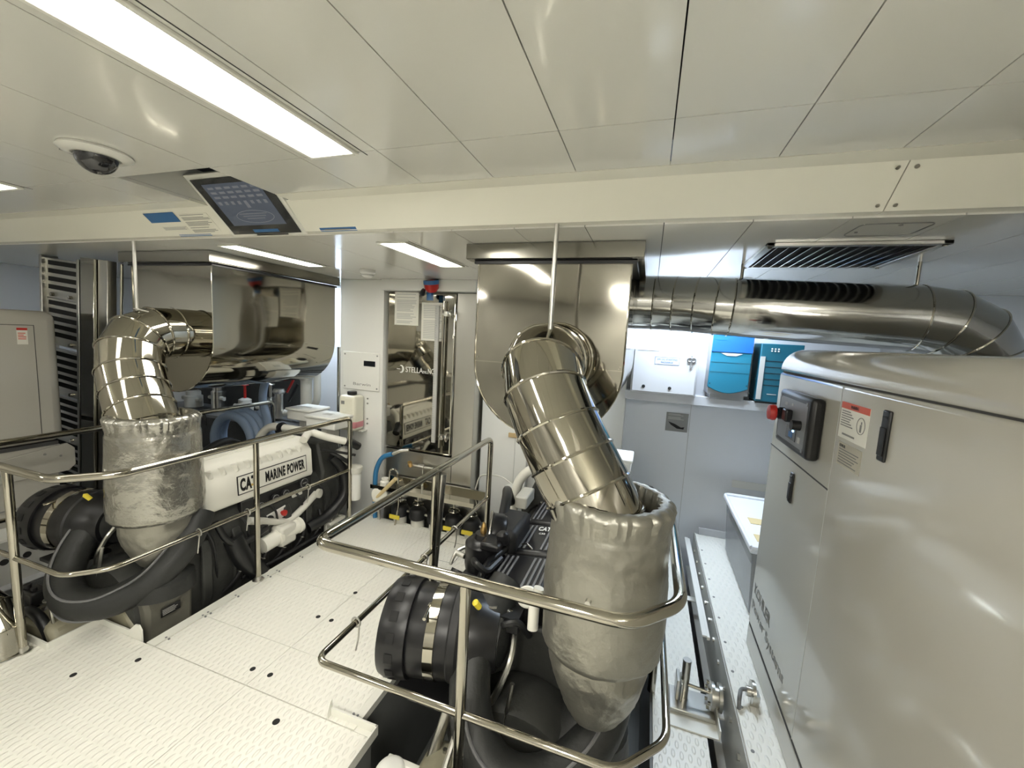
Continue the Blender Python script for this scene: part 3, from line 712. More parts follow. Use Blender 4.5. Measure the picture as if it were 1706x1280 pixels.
    B().lathe([(.06, 0), (.065, .02), (.065, .05), (.02, .07), (.001, .07)], (.10, 2.86, .46), (0, 0, 1), n=24).build('filter_head', 'offw', e)
    text('CAT', 'lettering', 'black', e, (.10, 2.805, .35), (0, 0, -1), (1, 0, 0), .09, .03, bold=.02)
    B().tube(fillet([(-.02, 2.7, .66), (.06, 2.76, .6), (.08, 2.82, .55)], .04), .018, 10).tube(fillet([(-.04, 2.62, .7), (.04, 2.74, .66), (.12, 2.84, .62)], .05), .011, 8).build('wire_loom', 'rubber', e)
    B().lathe([(.05, 0), (.07, .02), (.07, .12), (.05, .14), (.02, .17)], (-.02, 2.84, .52), (.3, -.3, 1), n=20).build('water_pump', 'offw', e)
    # air cleaner: black drum, slotted end ring and bright clamp
    ax = V((-1, -.22, .0)).normalized(); c0 = V((-.60, 1.46, .47))
    af = B().lathe([(.12, -.12), (.15, -.06), (.165, -.02), (.17, 0), (.175, .10), (.175, .22), (.172, .225)], c0, ax, n=48).build('air_cleaner', 'black', e)
    B().lathe([(.16, .222), (.185, .225), (.188, .24), (.188, .31), (.178, .335), (.15, .345), (.001, .345)], c0, ax, n=48).build('end_cap', 'black', af)
    up = V((0, 0, 1)); s1 = ax.cross(up).normalized()
    mb = MB()
    for k in range(16):
        a = 2 * PI * k / 16; rd = s1 * math.cos(a) + up * math.sin(a); tg = ax.cross(rd)
        mb.obox(c0 + ax * .28 + rd * .1885, tg, ax, .038, .032, .0015 if ax.cross(tg).dot(rd) < 0 else .0015)
    build_each(mb, 'end_slot', 'dark', af)
    B().lathe([(.1765, .11), (.181, .112), (.181, .150), (.1765, .152)], c0, ax, n=48).build('clamp_band', 'steel', af, label='bright steel clamp band')
    q = c0 + ax * .131 + (up * .8 - s1 * .0 + V((0, -.6, 0))).normalized() * .188
    B().cyl(q - s1 * .04, q + s1 * .04, .007, n=10).cyl(q + s1 * .03, q + s1 * .05, .012, n=10).build('clamp_screw', 'steel', af)
    B().lathe([(.17, .02), (.178, .03), (.178, .06), (.17, .07)], c0, ax, n=48).build('drum_rib', 'blackm', af)
    B().lathe([(.012, 0), (.013, .035), (.008, .04), (.001, .045)], (-.545, 1.40, .64), (-.3, -.5, .8), n=16).build('service_indicator', 'yellow', af, label='yellow service indicator')
    # turbo housing and quilted black charge pipe looping under the riser
    B().lathe([(.05, 0), (.11, .02), (.13, .08), (.11, .15), (.06, .17)], (-.44, 1.50, .47), (-1, 0, 0), n=32).build('turbocharger', 'dfab', e)
    lp = [(-.50, 1.62, .62), (-.56, 1.42, .50), (-.535, 1.30, .36), (-.46, 1.22, .24), (-.33, 1.20, .175), (-.19, 1.27, .165), (-.05, 1.41, .25), (.0, 1.56, .42), (-.04, 1.66, .56)]
    path = fillet(lp, .09, 5)
    ld = B().tube(path, .078, 22).build('charge_air_duct', 'dfab', e)
    for off in (V((0, -.062, .054)), V((.0, -.06, -.058))):
        B().tube([V(p) + off for p in path[4:-4]], .0065, 6).build('duct_seam', 'rib', ld)
    B().lathe([(.02, 0), (.16, .02), (.15, .10), (.10, .13), (.08, .16)], (-.10, 1.48, .14), (0, 0, 1), n=28).build('turbine_housing', 'dfab', e)
    # black cluster at the walkway-side rear: pump, sensor, hoses
    B().lathe([(.03, 0), (.085, .01), (.09, .04), (.09, .15), (.07, .17), (.045, .175), (.04, .20), (.001, .2)], (-.72, 1.86, .50), (0, 0, 1), n=28).build('fuel_pump', 'black', e)
    B().lathe([(.016, 0), (.018, .02), (.012, .04), (.007, .055), (.001, .055)], (-.72, 1.86, .70), (0, 0, 1), n=14).build('brass_sensor', 'brass', e)
    B().lathe([(.04, 0), (.10, .01), (.11, .03), (.11, .08), (.07, .10), (.001, .1)], (-.64, 1.99, .64), (-.9, -.3, .1), n=32).build('alternator', 'black', e)
    B().torus((-.727, 1.96, .65), (-.9, -.3, .1), .112, .006, 32, 6).build('alternator_rim', 'brushed', e)
    B().box(-.72, -.56, 1.90, 2.20, .50, .71).build('pump_bracket', 'blackm', e, bevel=.03)
    B().box(-.80, -.62, 1.74, 2.02, .34, .52).build('filter_base', 'blackm', e, bevel=.03)
    B().tube(fillet([(-.70, 2.10, .68), (-.74, 2.28, .74), (-.80, 2.45, .72), (-.82, 2.62, .56)], .09), .03, 12).build('breather_hose', 'rubber', e)
    B().tube(fillet([(-.82, 1.78, .52), (-.84, 1.70, .42), (-.70, 1.60, .36), (-.60, 1.52, .40)], .07), .03, 12).build('breather_hose', 'rubber', e)
    B().tube(fillet([(-.80, 1.9, .6), (-.86, 1.84, .58), (-.86, 1.78, .54)], .03), .009, 8).cyl((-.86, 1.84, .575), (-.80, 1.82, .575), .014, n=12).build('drain_cock', 'brushed', e)
    B().tube(fillet([(-.60, 1.95, .62), (-.66, 1.75, .60), (-.64, 1.60, .56), (-.58, 1.55, .5)], .08), .02, 10).build('fuel_line', 'rubber', e)
    for k in range(7):
        y = 1.62 + .17 * k
        B().tube(fillet([(-.64, y, .56), (-.69, y + .02, .52), (-.74, y + .05, .36), (-.75, y + .04, .2)], .04), .0085, 8).build('injector_line', 'rubber', e)
    for k in range(4):
        y = 1.72 + .26 * k; B().lathe([(.03, 0), (.034, .01), (.034, .07), (.02, .08), (.001, .08)], (-.765, y, .22), (-1, 0, .1), n=18).build('access_cover', 'blackm', e)
    rnd = random.Random(3)
    for k in range(9):                                     # small clamps and unions along the walkway side
        y = 1.62 + .12 * k; z = .30 + .16 * rnd.random()
        B().cyl((-.755, y, z), (-.785, y, z), .013 + .006 * rnd.random(), n=12).build('union_nut', 'brushed' if k % 3 else 'offw', e)
    for k in range(5):
        y = 1.80 + .17 * k
        B().tube(fillet([(-.06, y, -.05), (-.01, y + .05, .02), (.01, y + .10, .12), (-.04, y + .12, .20)], .05), .012, 8).build('hose_branch', 'blackm', e)
        B().torus((.0, y + .075, .07), (.1, .5, .9), .014, .004, 14, 5).build('hose_clip', 'brushed', e)
    B().box(-.60, -.44, 1.50, 1.56, .50, .545).build('front_bracket', 'brushed', e, bevel=.006)
    B().tube(fillet([(-.62, 1.60, .58), (-.56, 1.52, .60), (-.48, 1.50, .585), (-.42, 1.52, .56)], .03), .012, 8).build('fuel_line', 'steel', e)
    B().cyl((-.52, 1.48, .545), (-.52, 1.48, .60), .022, n=16).cyl((-.52, 1.48, .60), (-.52, 1.48, .612), .03, n=6).build('fuel_fitting', 'brushed', e)
    B().tube(fillet([(-.70, 1.70, .64), (-.66, 1.64, .66), (-.62, 1.66, .62), (-.60, 1.8, .62)], .04), .016, 8).build('wire_loom', 'rubber', e)
    B().tube(fillet([(-.78, 2.0, .60), (-.84, 2.1, .50), (-.80, 2.3, .40), (-.76, 2.5, .46)], .08), .02, 10).build('breather_hose', 'rubber', e)
    B().box(-.70, -.60, 1.76, 1.88, .66, .70).build('pump_cover', 'black', e, bevel=.012)
    B().lathe([(.025, 0), (.03, .01), (.03, .05), (.018, .06), (.001, .06)], (-.60, 1.84, .68), (-.2, -.1, 1), n=18).build('filler_neck', 'black', e)
    B().tube(fillet([(-.50, 1.38, .20), (-.44, 1.36, .34), (-.40, 1.40, .46), (-.42, 1.5, .52)], .05), .013, 8).tube([(-.40, 1.34, .22), (-.38, 1.36, .40)], .009, 8).build('oil_feed_pipe', 'brushed', e)
    # lifting eye and white pipe by the riser
    B().torus((-.378, 1.50, .665), (.25, -1, .15), .032, .013, 24, 8).build('lifting_eye', 'cream', e)
    B().tube([(-.335, 1.44, .58), (-.338, 1.455, .66), (-.325, 1.47, .735)], .021, 14).build('vent_pipe', 'cream', e)
    B().box(-.52, -.40, 1.46, 1.56, .52, .58).tube(fillet([(-.50, 1.48, .5), (-.46, 1.44, .56), (-.40, 1.46, .58), (-.36, 1.5, .5)], .03), .014, 8).build('sensor_harness', 'rubber', e)
    # lower gear: control linkage, brackets below the filter
    B().tube([(-.62, 1.40, .30), (-.68, 1.28, .0), (-.70, 1.22, -.3)], .022, 10).tube([(-.56, 1.36, .28), (-.60, 1.10, -.05)], .012, 8).build('support_strut', 'brushed', e)
    B().box(-.86, -.62, 1.30, 1.52, .24, .262).build('filter_bracket', 'blackm', e, bevel=.004)
    B().cyl((-.42, 1.16, .07), (-.42, 1.15, .20), .008, n=10).lathe([(.02, 0), (.024, .006), (.024, .012), (.001, .012)], (-.42, 1.15, .20), n=18).build('dipstick_knob', 'brushed', e)
    B().tube(fillet([(-.67, 1.14, .0), (-.62, 1.14, .115), (-.48, 1.14, .10), (-.38, 1.15, -.08)], .07), .025, 12).build('gearbox_hose', 'rubber', e)
    return e
e1 = engine('right marine diesel engine with ribbed black rocker covers, under the matt foil riser')
e2 = copy_tree(e1, None, SH); e2['label'] = 'left marine diesel engine with cream cover lettered on its side'

# ================================================================= generators
def gen_right():
    r = thing('generator', 'big cream generator cabinet on the right with black control panel', 'generator', (1.15, .7, .2))
    x, y1 = .60, 2.262
    # body with bevel, separate lid with generous rounding
    MB().box(x, 1.75, -1.2, y1, .325, 1.604).build('cabinet', 'gen', r, bevel=.012, seg=3)
    MB().box(x + .002, 1.748, -1.198, y1 - .002, .201, .312).build('plinth', 'gen', r, bevel=.006)
    MB().box(x + .004, 1.74, -1.19, y1 - .006, .312, .325).build('plinth_gap', 'seam', r)
    R = .095; prof = [(x, 1.608), (x, 1.715 - R)] + [(x + R - R * math.cos(a * PI / 16), 1.715 - R + R * math.sin(a * PI / 16)) for a in range(1, 9)]
    prof += [(1.75 - R + R * math.sin(a * PI / 16), 1.715 - R + R * math.cos(a * PI / 16)) for a in range(0, 9)] + [(1.75, 1.608)]
    lid = MB().prism(prof, -1.2, y1, 'y').build('lid', 'gen', r, bevel=.03, seg=4)
    MB().box(x + .01, 1.74, -1.19, y1 - .012, 1.60, 1.61).build('lid_gap', 'seam', r)
    fn = V((-1, 0, 0)); u = V((0, -1, 0)); v = V((0, 0, 1))       # face reads along -y
    MB().box(x - .0008, x + .001, 1.581, 1.583, .33, 1.602).build('door_joint', 'inkl', r)
    mb = MB().box(x - .0015, x + .001, 1.585, y1 - .004, 1.251, 1.256)
    mb.build('panel_joint', 'seam', r)
    F = lambda y, z: V((x, y, z))
    # control panel
    cp = MB().obox(F(1.868, 1.43), u, v, .375, .225, .045).build('control_panel', 'black', r, bevel=.016, seg=3, label='black control panel with red emergency button')
    MB().obox(F(1.868, 1.43) + fn * .0452, u, v, .315, .170, .001).build('panel_face', 'greyp', cp)
    MB().obox(F(1.85, 1.385) + fn * .046, u, v, .11, .05, .002).build('display', 'screen', cp)
    MB().obox(F(1.825, 1.40) + fn * .048, u, v, .012, .012, .002).build('display_light', 'led', cp)
    MB().obox(F(1.85, 1.38) + fn * .048, u, v, .04, .022, .001).build('display_window', 'blue', cp)
    MB().lathe([(.026, 0), (.026, .02), (.022, .022), (.022, .03)], F(1.965, 1.445) + fn * .046, fn, n=24).build('button_collar', 'black', cp)
    MB().lathe([(.012, 0), (.032, .006), (.034, .016), (.030, .030), (.001, .034)], F(1.965, 1.445) + fn * .072, fn, n=28).build('emergency_button', 'red', cp, label='red mushroom emergency button')
    MB().obox(F(1.88, 1.45) + fn * .046, u, v, .05, .05, .025).build('key_block', 'black', cp, bevel=.006)
    MB().cyl(F(1.765, 1.43) + fn * .046, F(1.765, 1.43) + fn * .075, .019, n=20).build('selector_knob', 'black', cp)
    MB().obox(F(1.945, 1.49) + fn * .046, u, v, .03, .012, .001).obox(F(1.87, 1.495) + fn * .046, u, v, .02, .010, .001).obox(F(1.76, 1.375) + fn * .046, u, v, .022, .022, .002).build('small_mark', 'inkl', cp)
    mb = MB()
    for y in (1.72, 2.02):
        for z in (1.345, 1.515): mb.cyl(F(y, z) + fn * .045, F(y, z) + fn * .048, .007, n=10)
    build_each(mb, 'panel_screw', 'greyp', cp)
    # latches
    for y, z, h, w_ in ((1.298, 1.497, .135, .036), (1.908, 1.150, .125, .034)):
        l = MB().obox(F(y, z), u, v, w_, h, .008).build('door_latch', 'black', r, bevel=.006, label='black recessed door latch')
        MB().obox(F(y, z + h * .36) + fn * .008, u, v, w_ * .6, .006, .002).obox(F(y, z - .015) + fn * .008, u, v, w_ * .7, h * .55, .003).build('latch_lever', 'blackm', l, bevel=.001)
    # warning label
    wl = MB().obox(F(1.480, 1.497), u, v, .178, .112, .0008).build('warning_label', 'paper', r, label='white warning label with a red-orange top band')
    MB().obox(F(1.480, 1.544) + fn * .0008, u, v, .178, .020, .0006).build('red_band', 'redlab', wl)
    text('WARNING', 'lettering', 'black', wl, F(1.48, 1.544) + fn * .0014, u, v, .05, .010, t=.0004)
    lines('print', 'ink', wl, F(1.520, 1.500) + fn * .0009, u, v, .08, .06, 8, thick=.4)
    lines('print', 'ink', wl, F(1.500, 1.455) + fn * .0009, u, v, .08, .012, 1, ragged=.1)
    MB().torus(F(1.432, 1.497) + fn * .0012, fn, .024, .0010, 28, 5).obox(F(1.432, 1.490) + fn * .0009, u, v, .010, .022, .0006).obox(F(1.430, 1.506) + fn * .0009, u, v, .006, .008, .0006).build('pictogram', 'ink', wl)
    npl = MB().obox(F(1.478, 1.392), u, v, .150, .072, .001).build('name_plate', 'plate', r, label='small brownish rating plate')
    text('KOHLER', 'lettering', 'black', npl, F(1.525, 1.418) + fn * .001, u, v, .04, .009, t=.0004, bold=.02)
    lines('print', 'ink', npl, F(1.478, 1.386) + fn * .0011, u, v, .13, .05, 6, thick=.3)
    text('KOHLER', 'lettering', 'ink', r, F(2.085, .528), u, v, .275, .055, t=.0008, bold=.03, label='bold maker lettering low on the cabinet side')
    text('Power Systems', 'lettering', 'ink', r, F(1.975, .435), u, v, .50, .062, t=.0008, bold=-.002)
    return r
gen_right()
# lever valve on the platform in front of the generator plinth
c = V((.52, 1.86, .20)); r = thing('isolation_valve', 'grey lever handle on a round plate beside the generator foot', 'valve', c)
MB().lathe([(.045, 0), (.045, .012), (.02, .014), (.02, .03)], c + V((.03, 0, .05)), (-1, 0, 0), n=24).build('round_plate', 'brushed', r)
MB().tube(fillet([c + V((.03, 0, .05)), c + V((-.02, 0, .055)), c + V((-.035, -.05, .05)), c + V((-.035, -.06, .005))], .02), .008, 8).build('lever', 'greyp', r)
MB().box(c.x + .015, c.x + .05, c.y - .02, c.y + .02, .20, .25).build('bracket', 'brushed', r)

# left generator
r = thing('generator', 'pale generator cabinet cut off at the left edge, beside the louvred ladder', 'generator', (-4.5, .5, .0))
MB().box(-5.0, -3.92, -.8, 1.735, .79, 1.70).build('cabinet', 'gen', r, bevel=.06, seg=5)
MB().box(-4.95, -3.95, -.75, 1.70, -.02, .77).build('plinth', 'gen', r, bevel=.01)
MB().box(-4.97, -3.94, -.78, 1.70, .765, .79).build('plinth_gap', 'seam', r)
MB().box(-3.921, -3.918, 1.61, 1.613, .85, 1.60).box(-3.921, -3.918, .2, 1.613, 1.60, 1.604).build('door_joint', 'seam', r)
wl = MB().obox((-3.9195, 1.555, 1.53), (0, 1, 0), (0, 0, 1), .05, .11, .001).build('warning_label', 'paper', r)
MB().obox((-3.918, 1.555, 1.576), (0, 1, 0), (0, 0, 1), .05, .016, .0006).build('red_band', 'red', wl)
lines('print', 'redlab', wl, (-3.9184, 1.555, 1.53), (0, 1, 0), (0, 0, 1), .04, .05, 4)
mb = MB().prism([(1.20, .56), (1.74, .56), (1.78, .60), (1.78, .72), (1.74, .765), (1.50, .73), (1.3, .70)], -3.945, -3.925, 'x'); mb.build('side_bracket', 'gen', r, bevel=.004)
build_each(bolts(MB(), [(-3.925, 1.62, .71), (-3.925, 1.70, .68), (-3.925, 1.4, .62)], (1, 0, 0), .008, .003), 'bracket_bolt', 'ink', r)
MB().box(-3.94, -3.93, .2, 1.7, .37, .376).build('plinth_joint', 'ink', r)

# ================================================================= side platforms / girders
g1 = thing('steel_girder', 'painted steel girder with bolted edge along the right side platform', 'girder', (.5, 2.6, -.75))
MB().box(.475, .485, -1, 3.55, -.75, .185).build('web', 'girder', g1)
MB().box(.44, .475, -1, 3.55, -.12, -.11).build('lower_flange', 'girder', g1)
MB().box(.43, .445, 2.30, 3.50, .13, .15).box(.405, .43, 2.3, 3.5, .145, .155).build('edge_angle', 'white', g1, bevel=.002)
build_each(bolts(MB(), [(.475, 1.5 + .17 * k, .11) for k in range(12)], (-1, 0, 0), .012, .01), 'edge_bolt', 'brushed', g1)
for y in (1.95, 2.85): MB().box(.385, .475, y, y + .05, .0, .008).build('tie_bar', 'white', g1, bevel=.002)
p1 = thing('side_platform', 'narrow white platform carrying the clear storage bin and the generator', 'platform', (1.1, 2, .17))
MB().box(.478, 1.9, -1.2, 3.50, .185, .20).build('top_plate', 'deck', p1)
MB().box(.478, .484, 1.0, 3.50, .20, .204).build('edge_strip', 'lip', p1)
MB().box(.50, .70, 3.49, 3.50, .20, .26).build('end_upstand', 'whitecool', p1, bevel=.01)
build_each(bolts(MB(), [(.50, 1.62 + .2 * k, .20) for k in range(9)], (0, 0, 1), .007, .002), 'deck_screw', 'ink', p1)
g2 = thing('steel_girder', 'painted steel girder with round holes behind the left engine', 'girder', (-3.75, 2.3, -.75))
MB().box(-3.72, -3.70, .9, 3.5, -.75, .26).build('web', 'girder', g2)
MB().box(-3.90, -3.69, .9, 3.5, .26, .275).build('top_flange', 'white', g2)
for y in (1.31, 1.41, 1.51): MB().cyl((-3.70, y, .13), (-3.698, y, .13), .02, n=20).build('lightening_hole', 'dark', g2)
MB().box(-3.70, -3.61, .9, 3.5, -.03, -.02).build('lower_ledge', 'whitecool', g2)

# storage bin
bx0, bx1, by0, by1 = .64, 1.02, 2.48, 3.32
r = thing('storage_bin', 'clear plastic lidded storage bin behind the generator cabinet', 'storage bin', (.83, 2.9, .20))
def taper_shell(x0, x1, y0, y1, z0, z1, t, k):
    mb = MB(); mb.add([(x0 + k, y0 + k, z0), (x1 - k, y0 + k, z0), (x1 - k, y1 - k, z0), (x0 + k, y1 - k, z0), (x0, y0, z1), (x1, y0, z1), (x1, y1, z1), (x0, y1, z1)],
           [(0, 3, 2, 1), (4, 5, 6, 7), (0, 1, 5, 4), (1, 2, 6, 5), (2, 3, 7, 6), (3, 0, 4, 7)]); return mb
taper_shell(bx0, bx1, by0, by1, .202, .585, 0, .025).build('bin', 'glassb', r, bevel=.02, seg=3)
taper_shell(bx0 + .012, bx1 - .012, by0 + .012, by1 - .012, .215, .50, 0, .02).build('contents', 'bincon', r)
MB().box(bx0 - .02, bx1 + .02, by0 - .02, by1 + .02, .586, .612).build('lid', 'lidp', r, bevel=.012, seg=3)
MB().tube(fillet([(bx0 - .012, by0 - .012, .62), (bx1 + .012, by0 - .012, .62), (bx1 + .012, by1 + .012, .62), (bx0 - .012, by1 + .012, .62), (bx0 - .012, by0 - .01, .62)], .04), .012, 8).build('lid_rim', 'lidp', r)
MB().box(bx0 + .06, bx0 + .23, by0 + .36, by0 + .46, .613, .615).build('paper_tag', 'card', r)
MB().box(bx0 + .04, bx0 + .23, by0 + .10, by0 + .20, .613, .615).build('paper_tag', 'card', r)
MB().box(bx0 + .20, bx0 + .26, by0 + .28, by0 + .32, .613, .615).build('paper_tag', 'white', r)

# ================================================================= right far wall: shelf, battery box, chargers
YW = YF
sh = struct(MB().box(-.15, 1.5, 3.30, YF - .001, 1.30, 1.33).box(-.15, 1.5, 3.295, 3.305, 1.27, 1.34).build('trim_8', 'whitecool', bevel=.003))
struct(MB().box(-.15, 1.5, 3.48, YF - .001, 1.33, 2.13).build('wall_panel', 'whitecool', smooth=False)); bpy.data.objects['wall_panel'].name = 'wall_far_upper'
def wbox(px0, px1, py0, py1, y):
    a = at(px0, py1, 'y', y); b = at(px1, py0, 'y', y); return a.x, b.x, a.z, b.z
r = thing('switch_box', 'white lockable electrical box with printed label on the right far wall', 'electrical box', (.12, 3.36, 1.331))
x0, x1, z0, z1 = -.115, .345, 1.345, 1.665
MB().box(x0, x1, 3.25, 3.478, z0 - .013, z1 + .01).build('enclosure', 'whitecool', r, bevel=.006)
MB().box(x0 + .01, x1 - .01, 3.238, 3.249, z0, z1).build('door', 'whitecool', r, bevel=.004)
lb = MB().obox((.13, 3.238, 1.585), (1, 0, 0), (0, 0, 1), .17, .055, .001).build('label_plate', 'whitecool', r)
mb = MB()
for dz_ in (-.0265, .0265): mb.obox((.13, 3.2368, 1.585 + dz_), (1, 0, 0), (0, 0, 1), .17, .002, .0005)
for dx in (-.084, .084): mb.obox((.13 + dx, 3.2368, 1.585), (1, 0, 0), (0, 0, 1), .002, .055, .0005)
mb.build('label_border', 'blue', lb)
text('24V DC STARTING', 'lettering', 'blue', lb, (.13, 3.2368, 1.595), (1, 0, 0), (0, 0, 1), .14, .013, t=.0005)
text('RECHARGE', 'lettering', 'blue', lb, (.13, 3.2368, 1.575), (1, 0, 0), (0, 0, 1), .085, .013, t=.0005)
k = MB().obox((.295, 3.236, 1.59), (1, 0, 0), (0, 0, 1), .014, .09, .006).torus((.282, 3.232, 1.605), (0, 1, 0), .014, .006, 16, 6).torus((.308, 3.232, 1.605), (0, 1, 0), .014, .006, 16, 6).build('key_lock', 'greyp', r)
for x in (-.02, .165): MB().cyl((x, 3.238, 1.385), (x, 3.234, 1.385), .012, n=18).build('door_plug', 'dark', r)
lines('print', 'ink', r, (.0, 3.2375, 1.655), (1, 0, 0), (0, 0, 1), .16, .008, 1, ragged=.1)
# blue charger
r = thing('battery_charger', 'bright blue battery charger with curved lower edge on the wall shelf', 'charger', (.55, 3.4, 1.331))
xa, xb = .425, .685
cv = [(xa, 1.80), (xa - .006, 1.42)] + [(xa - .006 + (xb - xa + .002) * t / 10, 1.42 - .04 * math.sin(PI * t / 10)) for t in range(1, 10)] + [(xb - .004, 1.42), (xb, 1.80)]
MB().prism(cv, 3.26, 3.27, 'y').build('front_cover', 'cht', r, bevel=.004)
MB().box(xa, xb, 3.2555, 3.2598, 1.675, 1.80).build('top_cover', 'chb', r, bevel=.001, label='brighter blue upper cover')
MB().box(xa, xb, 3.27, 3.478, 1.37, 1.80).build('chassis', 'greyp', r)
MB().box(xa + .02, xb - .02, 3.28, 3.478, 1.331, 1.37).build('foot', 'greyp', r)
mb = MB()
for z in (1.672, 1.60, 1.53): mb.box(xa, xb, 3.2585, 3.26, z, z + .003)
mb.build('cover_groove', 'chd', r)
MB().prism([(xa + .06, 1.668), (xb - .06, 1.668), (xb - .10, 1.650), (xa + .10, 1.650)], 3.257, 3.2595, 'y').build('grip_recess', 'whitecool', r)
lines('print', 'cht', r, (.48, 3.2552, 1.76), (1, 0, 0), (0, 0, 1), .07, .010, 1, ragged=.1)
build_each(bolts(MB(), [(xa + .008, 3.26, 1.445), (xb - .015, 3.26, 1.445)], (0, -1, 0), .004, .002), 'cover_screw', 'dark', r)
# teal charger
r = thing('battery_charger', 'dark teal ribbed charger half hidden behind the generator', 'charger', (.86, 3.4, 1.331))
xa, xb = .735, .99
MB().box(xa, xb, 3.26, 3.478, 1.345, 1.75).build('chassis', 'chd', r, bevel=.004)
MB().box(xa + .004, xb - .004, 3.28, 3.47, 1.331, 1.345).build('foot', 'blackm', r)
mb = MB()
for k in range(5): mb.box(xa + .035, xb - .005, 3.258, 3.26, 1.46 + k * .042, 1.464 + k * .042)
mb.build('cover_groove', 'dark', r)
MB().box(xa, xa + .03, 3.255, 3.26, 1.36, 1.66).build('side_strip', 'inkl', r)
mb = MB()
for k in range(3): mb.cyl((.80 + k * .02, 3.26, 1.715), (.80 + k * .02, 3.256, 1.715), .005, n=10)
for k in range(3): mb.cyl((.80 + k * .02, 3.26, 1.70), (.80 + k * .02, 3.256, 1.70), .005, n=10)
build_each(mb, 'indicator', 'white', r)
lines('print', 'inkl', r, (.83, 3.2585, 1.40), (1, 0, 0), (0, 0, 1), .06, .012, 1, ragged=.1)
# wall diagram
r = MB().obox((.265, YF - .002, 1.075), (1, 0, 0), (0, 0, 1), .17, .155, .002).build('wall_diagram', 'greyp'); tag(r, 'small grey diagram plate on the wall below the white electrical box', 'sign')
lines('print', 'inkl', r, (.265, YF - .0042, 1.12), (1, 0, 0), (0, 0, 1), .14, .05, 6)
MB().prism([(.20, 1.075), (.25, 1.06), (.30, 1.035), (.325, 1.04), (.32, 1.02), (.27, 1.022), (.22, 1.05)], YF - .006, YF - .0045, 'y').build('drawing', 'dark', r)
o = MB().box(.72, .98, YF - .012, YF - .001, .60, .66).build('wall_plate', 'white', bevel=.004); tag(o, 'thin white bracket plate on the wall above the storage bin', 'bracket')

# ================================================================= centre back: column, day tank, piping
c_ = struct(MB().box(-2.745, -2.275, 3.15, YF - .001, -.75, ZL).build('wall_column', 'column', bevel=.003)); c_.name = 'wall_centre'
struct(MB().box(-1.36, -.93, 3.34, YF - .001, -.75, ZL).build('trim_9', 'column', bevel=.003))
struct(MB().box(-.93, -.15, 3.42, YF - .001, -.75, ZL).build('trim_9', 'column', bevel=.003))
struct(MB().box(-2.27, -1.37, 3.10, YF - .001, 2.045, ZL).build('trim_10', 'column', bevel=.003))
r = thing('control_cover', 'white screwed wall panel with small black display on the column', 'panel', (-2.5, 3.145, 1.13))
r['label'] = 'white screwed wall panel with small black display on the column'
MB().box(-2.705, -2.30, 3.138, 3.149, 1.135, 1.485).build('cover_plate', 'white', r, bevel=.01, seg=3)
MB().box(-2.47, -2.345, 3.134, 3.1385, 1.36, 1.41).build('display', 'screen', r, bevel=.002)
text('Barwin', 'lettering', 'ink', r, (-2.49, 3.1385, 1.19), (1, 0, 0), (0, 0, 1), .19, .026, t=.0008)
build_each(bolts(MB(), [(-2.68, 3.138, 1.46), (-2.325, 3.138, 1.46), (-2.68, 3.138, 1.16), (-2.325, 3.138, 1.16)], (0, -1, 0), .008, .003), 'screw', 'ink', r)
def header_tank(x, y, z, label, strap=True):
    t = thing('coolant_bottle', label, 'bottle', (x, y, z), 'coolant header bottles')
    MB().box(x - .095, x + .085, y - .09, y + .05, z, z + .325).build('bottle', 'bottle', t, bevel=.03, seg=4)
    MB().box(x - .097, x + .087, y - .092, y + .052, z + .012, z + .105).build('coolant', 'pink', t, bevel=.03, seg=4, label='pink coolant showing through the lower part')
    MB().lathe([(.03, 0), (.042, .004), (.042, .028), (.036, .034), (.001, .034)], (x, y - .02, z + .325), n=24).build('cap', 'black', t)
    MB().box(x - .06, x - .025, y - .093, y - .0905, z + .245, z + .275).build('maker_mark', 'ink', t)
    MB().tube(fillet([(x, y - .02, z + .02), (x + .01, y - .03, z - .08), (x - .05, y - .1, z - .14)], .05), .012, 8).build('drain_hose', 'rubber', t)
    MB().box(x - .11, x + .11, y - .02, y + .058, z - .012, z).build('bracket', 'offw', t)
    return t
ta = header_tank(-2.54, 3.09, .77, 'cream coolant bottle with black cap mounted on the white column')
mb = MB()
for dz_ in (.29, .245, .1, .055): mb.cyl((-2.43, 3.149, .77 + dz_), (-2.43, 3.143, .77 + dz_), .008, n=10)
build_each(mb, 'fixing_screw', 'ink', ta)
tb = header_tank(-.66, 3.36, .62, 'coolant bottle half hidden behind the right exhaust pipe'); tb.children[0]
MB().box(-.75, -.58, 3.265, 3.272, .90, .93).build('label_band', 'blue', tb)

# polished day tank
x0, x1, yt = -2.262, -1.575, 3.18
t = thing('day_tank', 'mirror polished steel fuel day tank with gauge, between the columns', 'tank', (-1.9, 3.3, .62))
MB().box(x0, x1, yt, 3.55, .62, 2.04).build('tank_body', 'tank', t, bevel=.022, seg=4)
MB().box(x1 + .002, -1.38, yt + .012, 3.55, .3, 2.04).build('side_panel', 'brushed', t, bevel=.003)
MB().box(x0, x1, yt + .01, 3.55, -.2, .61).build('lower_panel', 'brushed', t)
gg = MB().box(-1.748, -1.712, yt - .05, yt - .03, .74, 1.93).build('sight_gauge', 'inkl', t, bevel=.004)
mb = MB()
for k in range(58): mb.box(-1.745, -1.735 + (.010 if k % 5 == 0 else 0), yt - .0515, yt - .050, .76 + k * .02, .762 + k * .02)
mb.build('gauge_scale', 'ink', gg)
MB().cyl((-1.675, yt - .035, .70), (-1.675, yt - .035, 1.97), .011, n=12).build('gauge_tube', 'steel', gg)
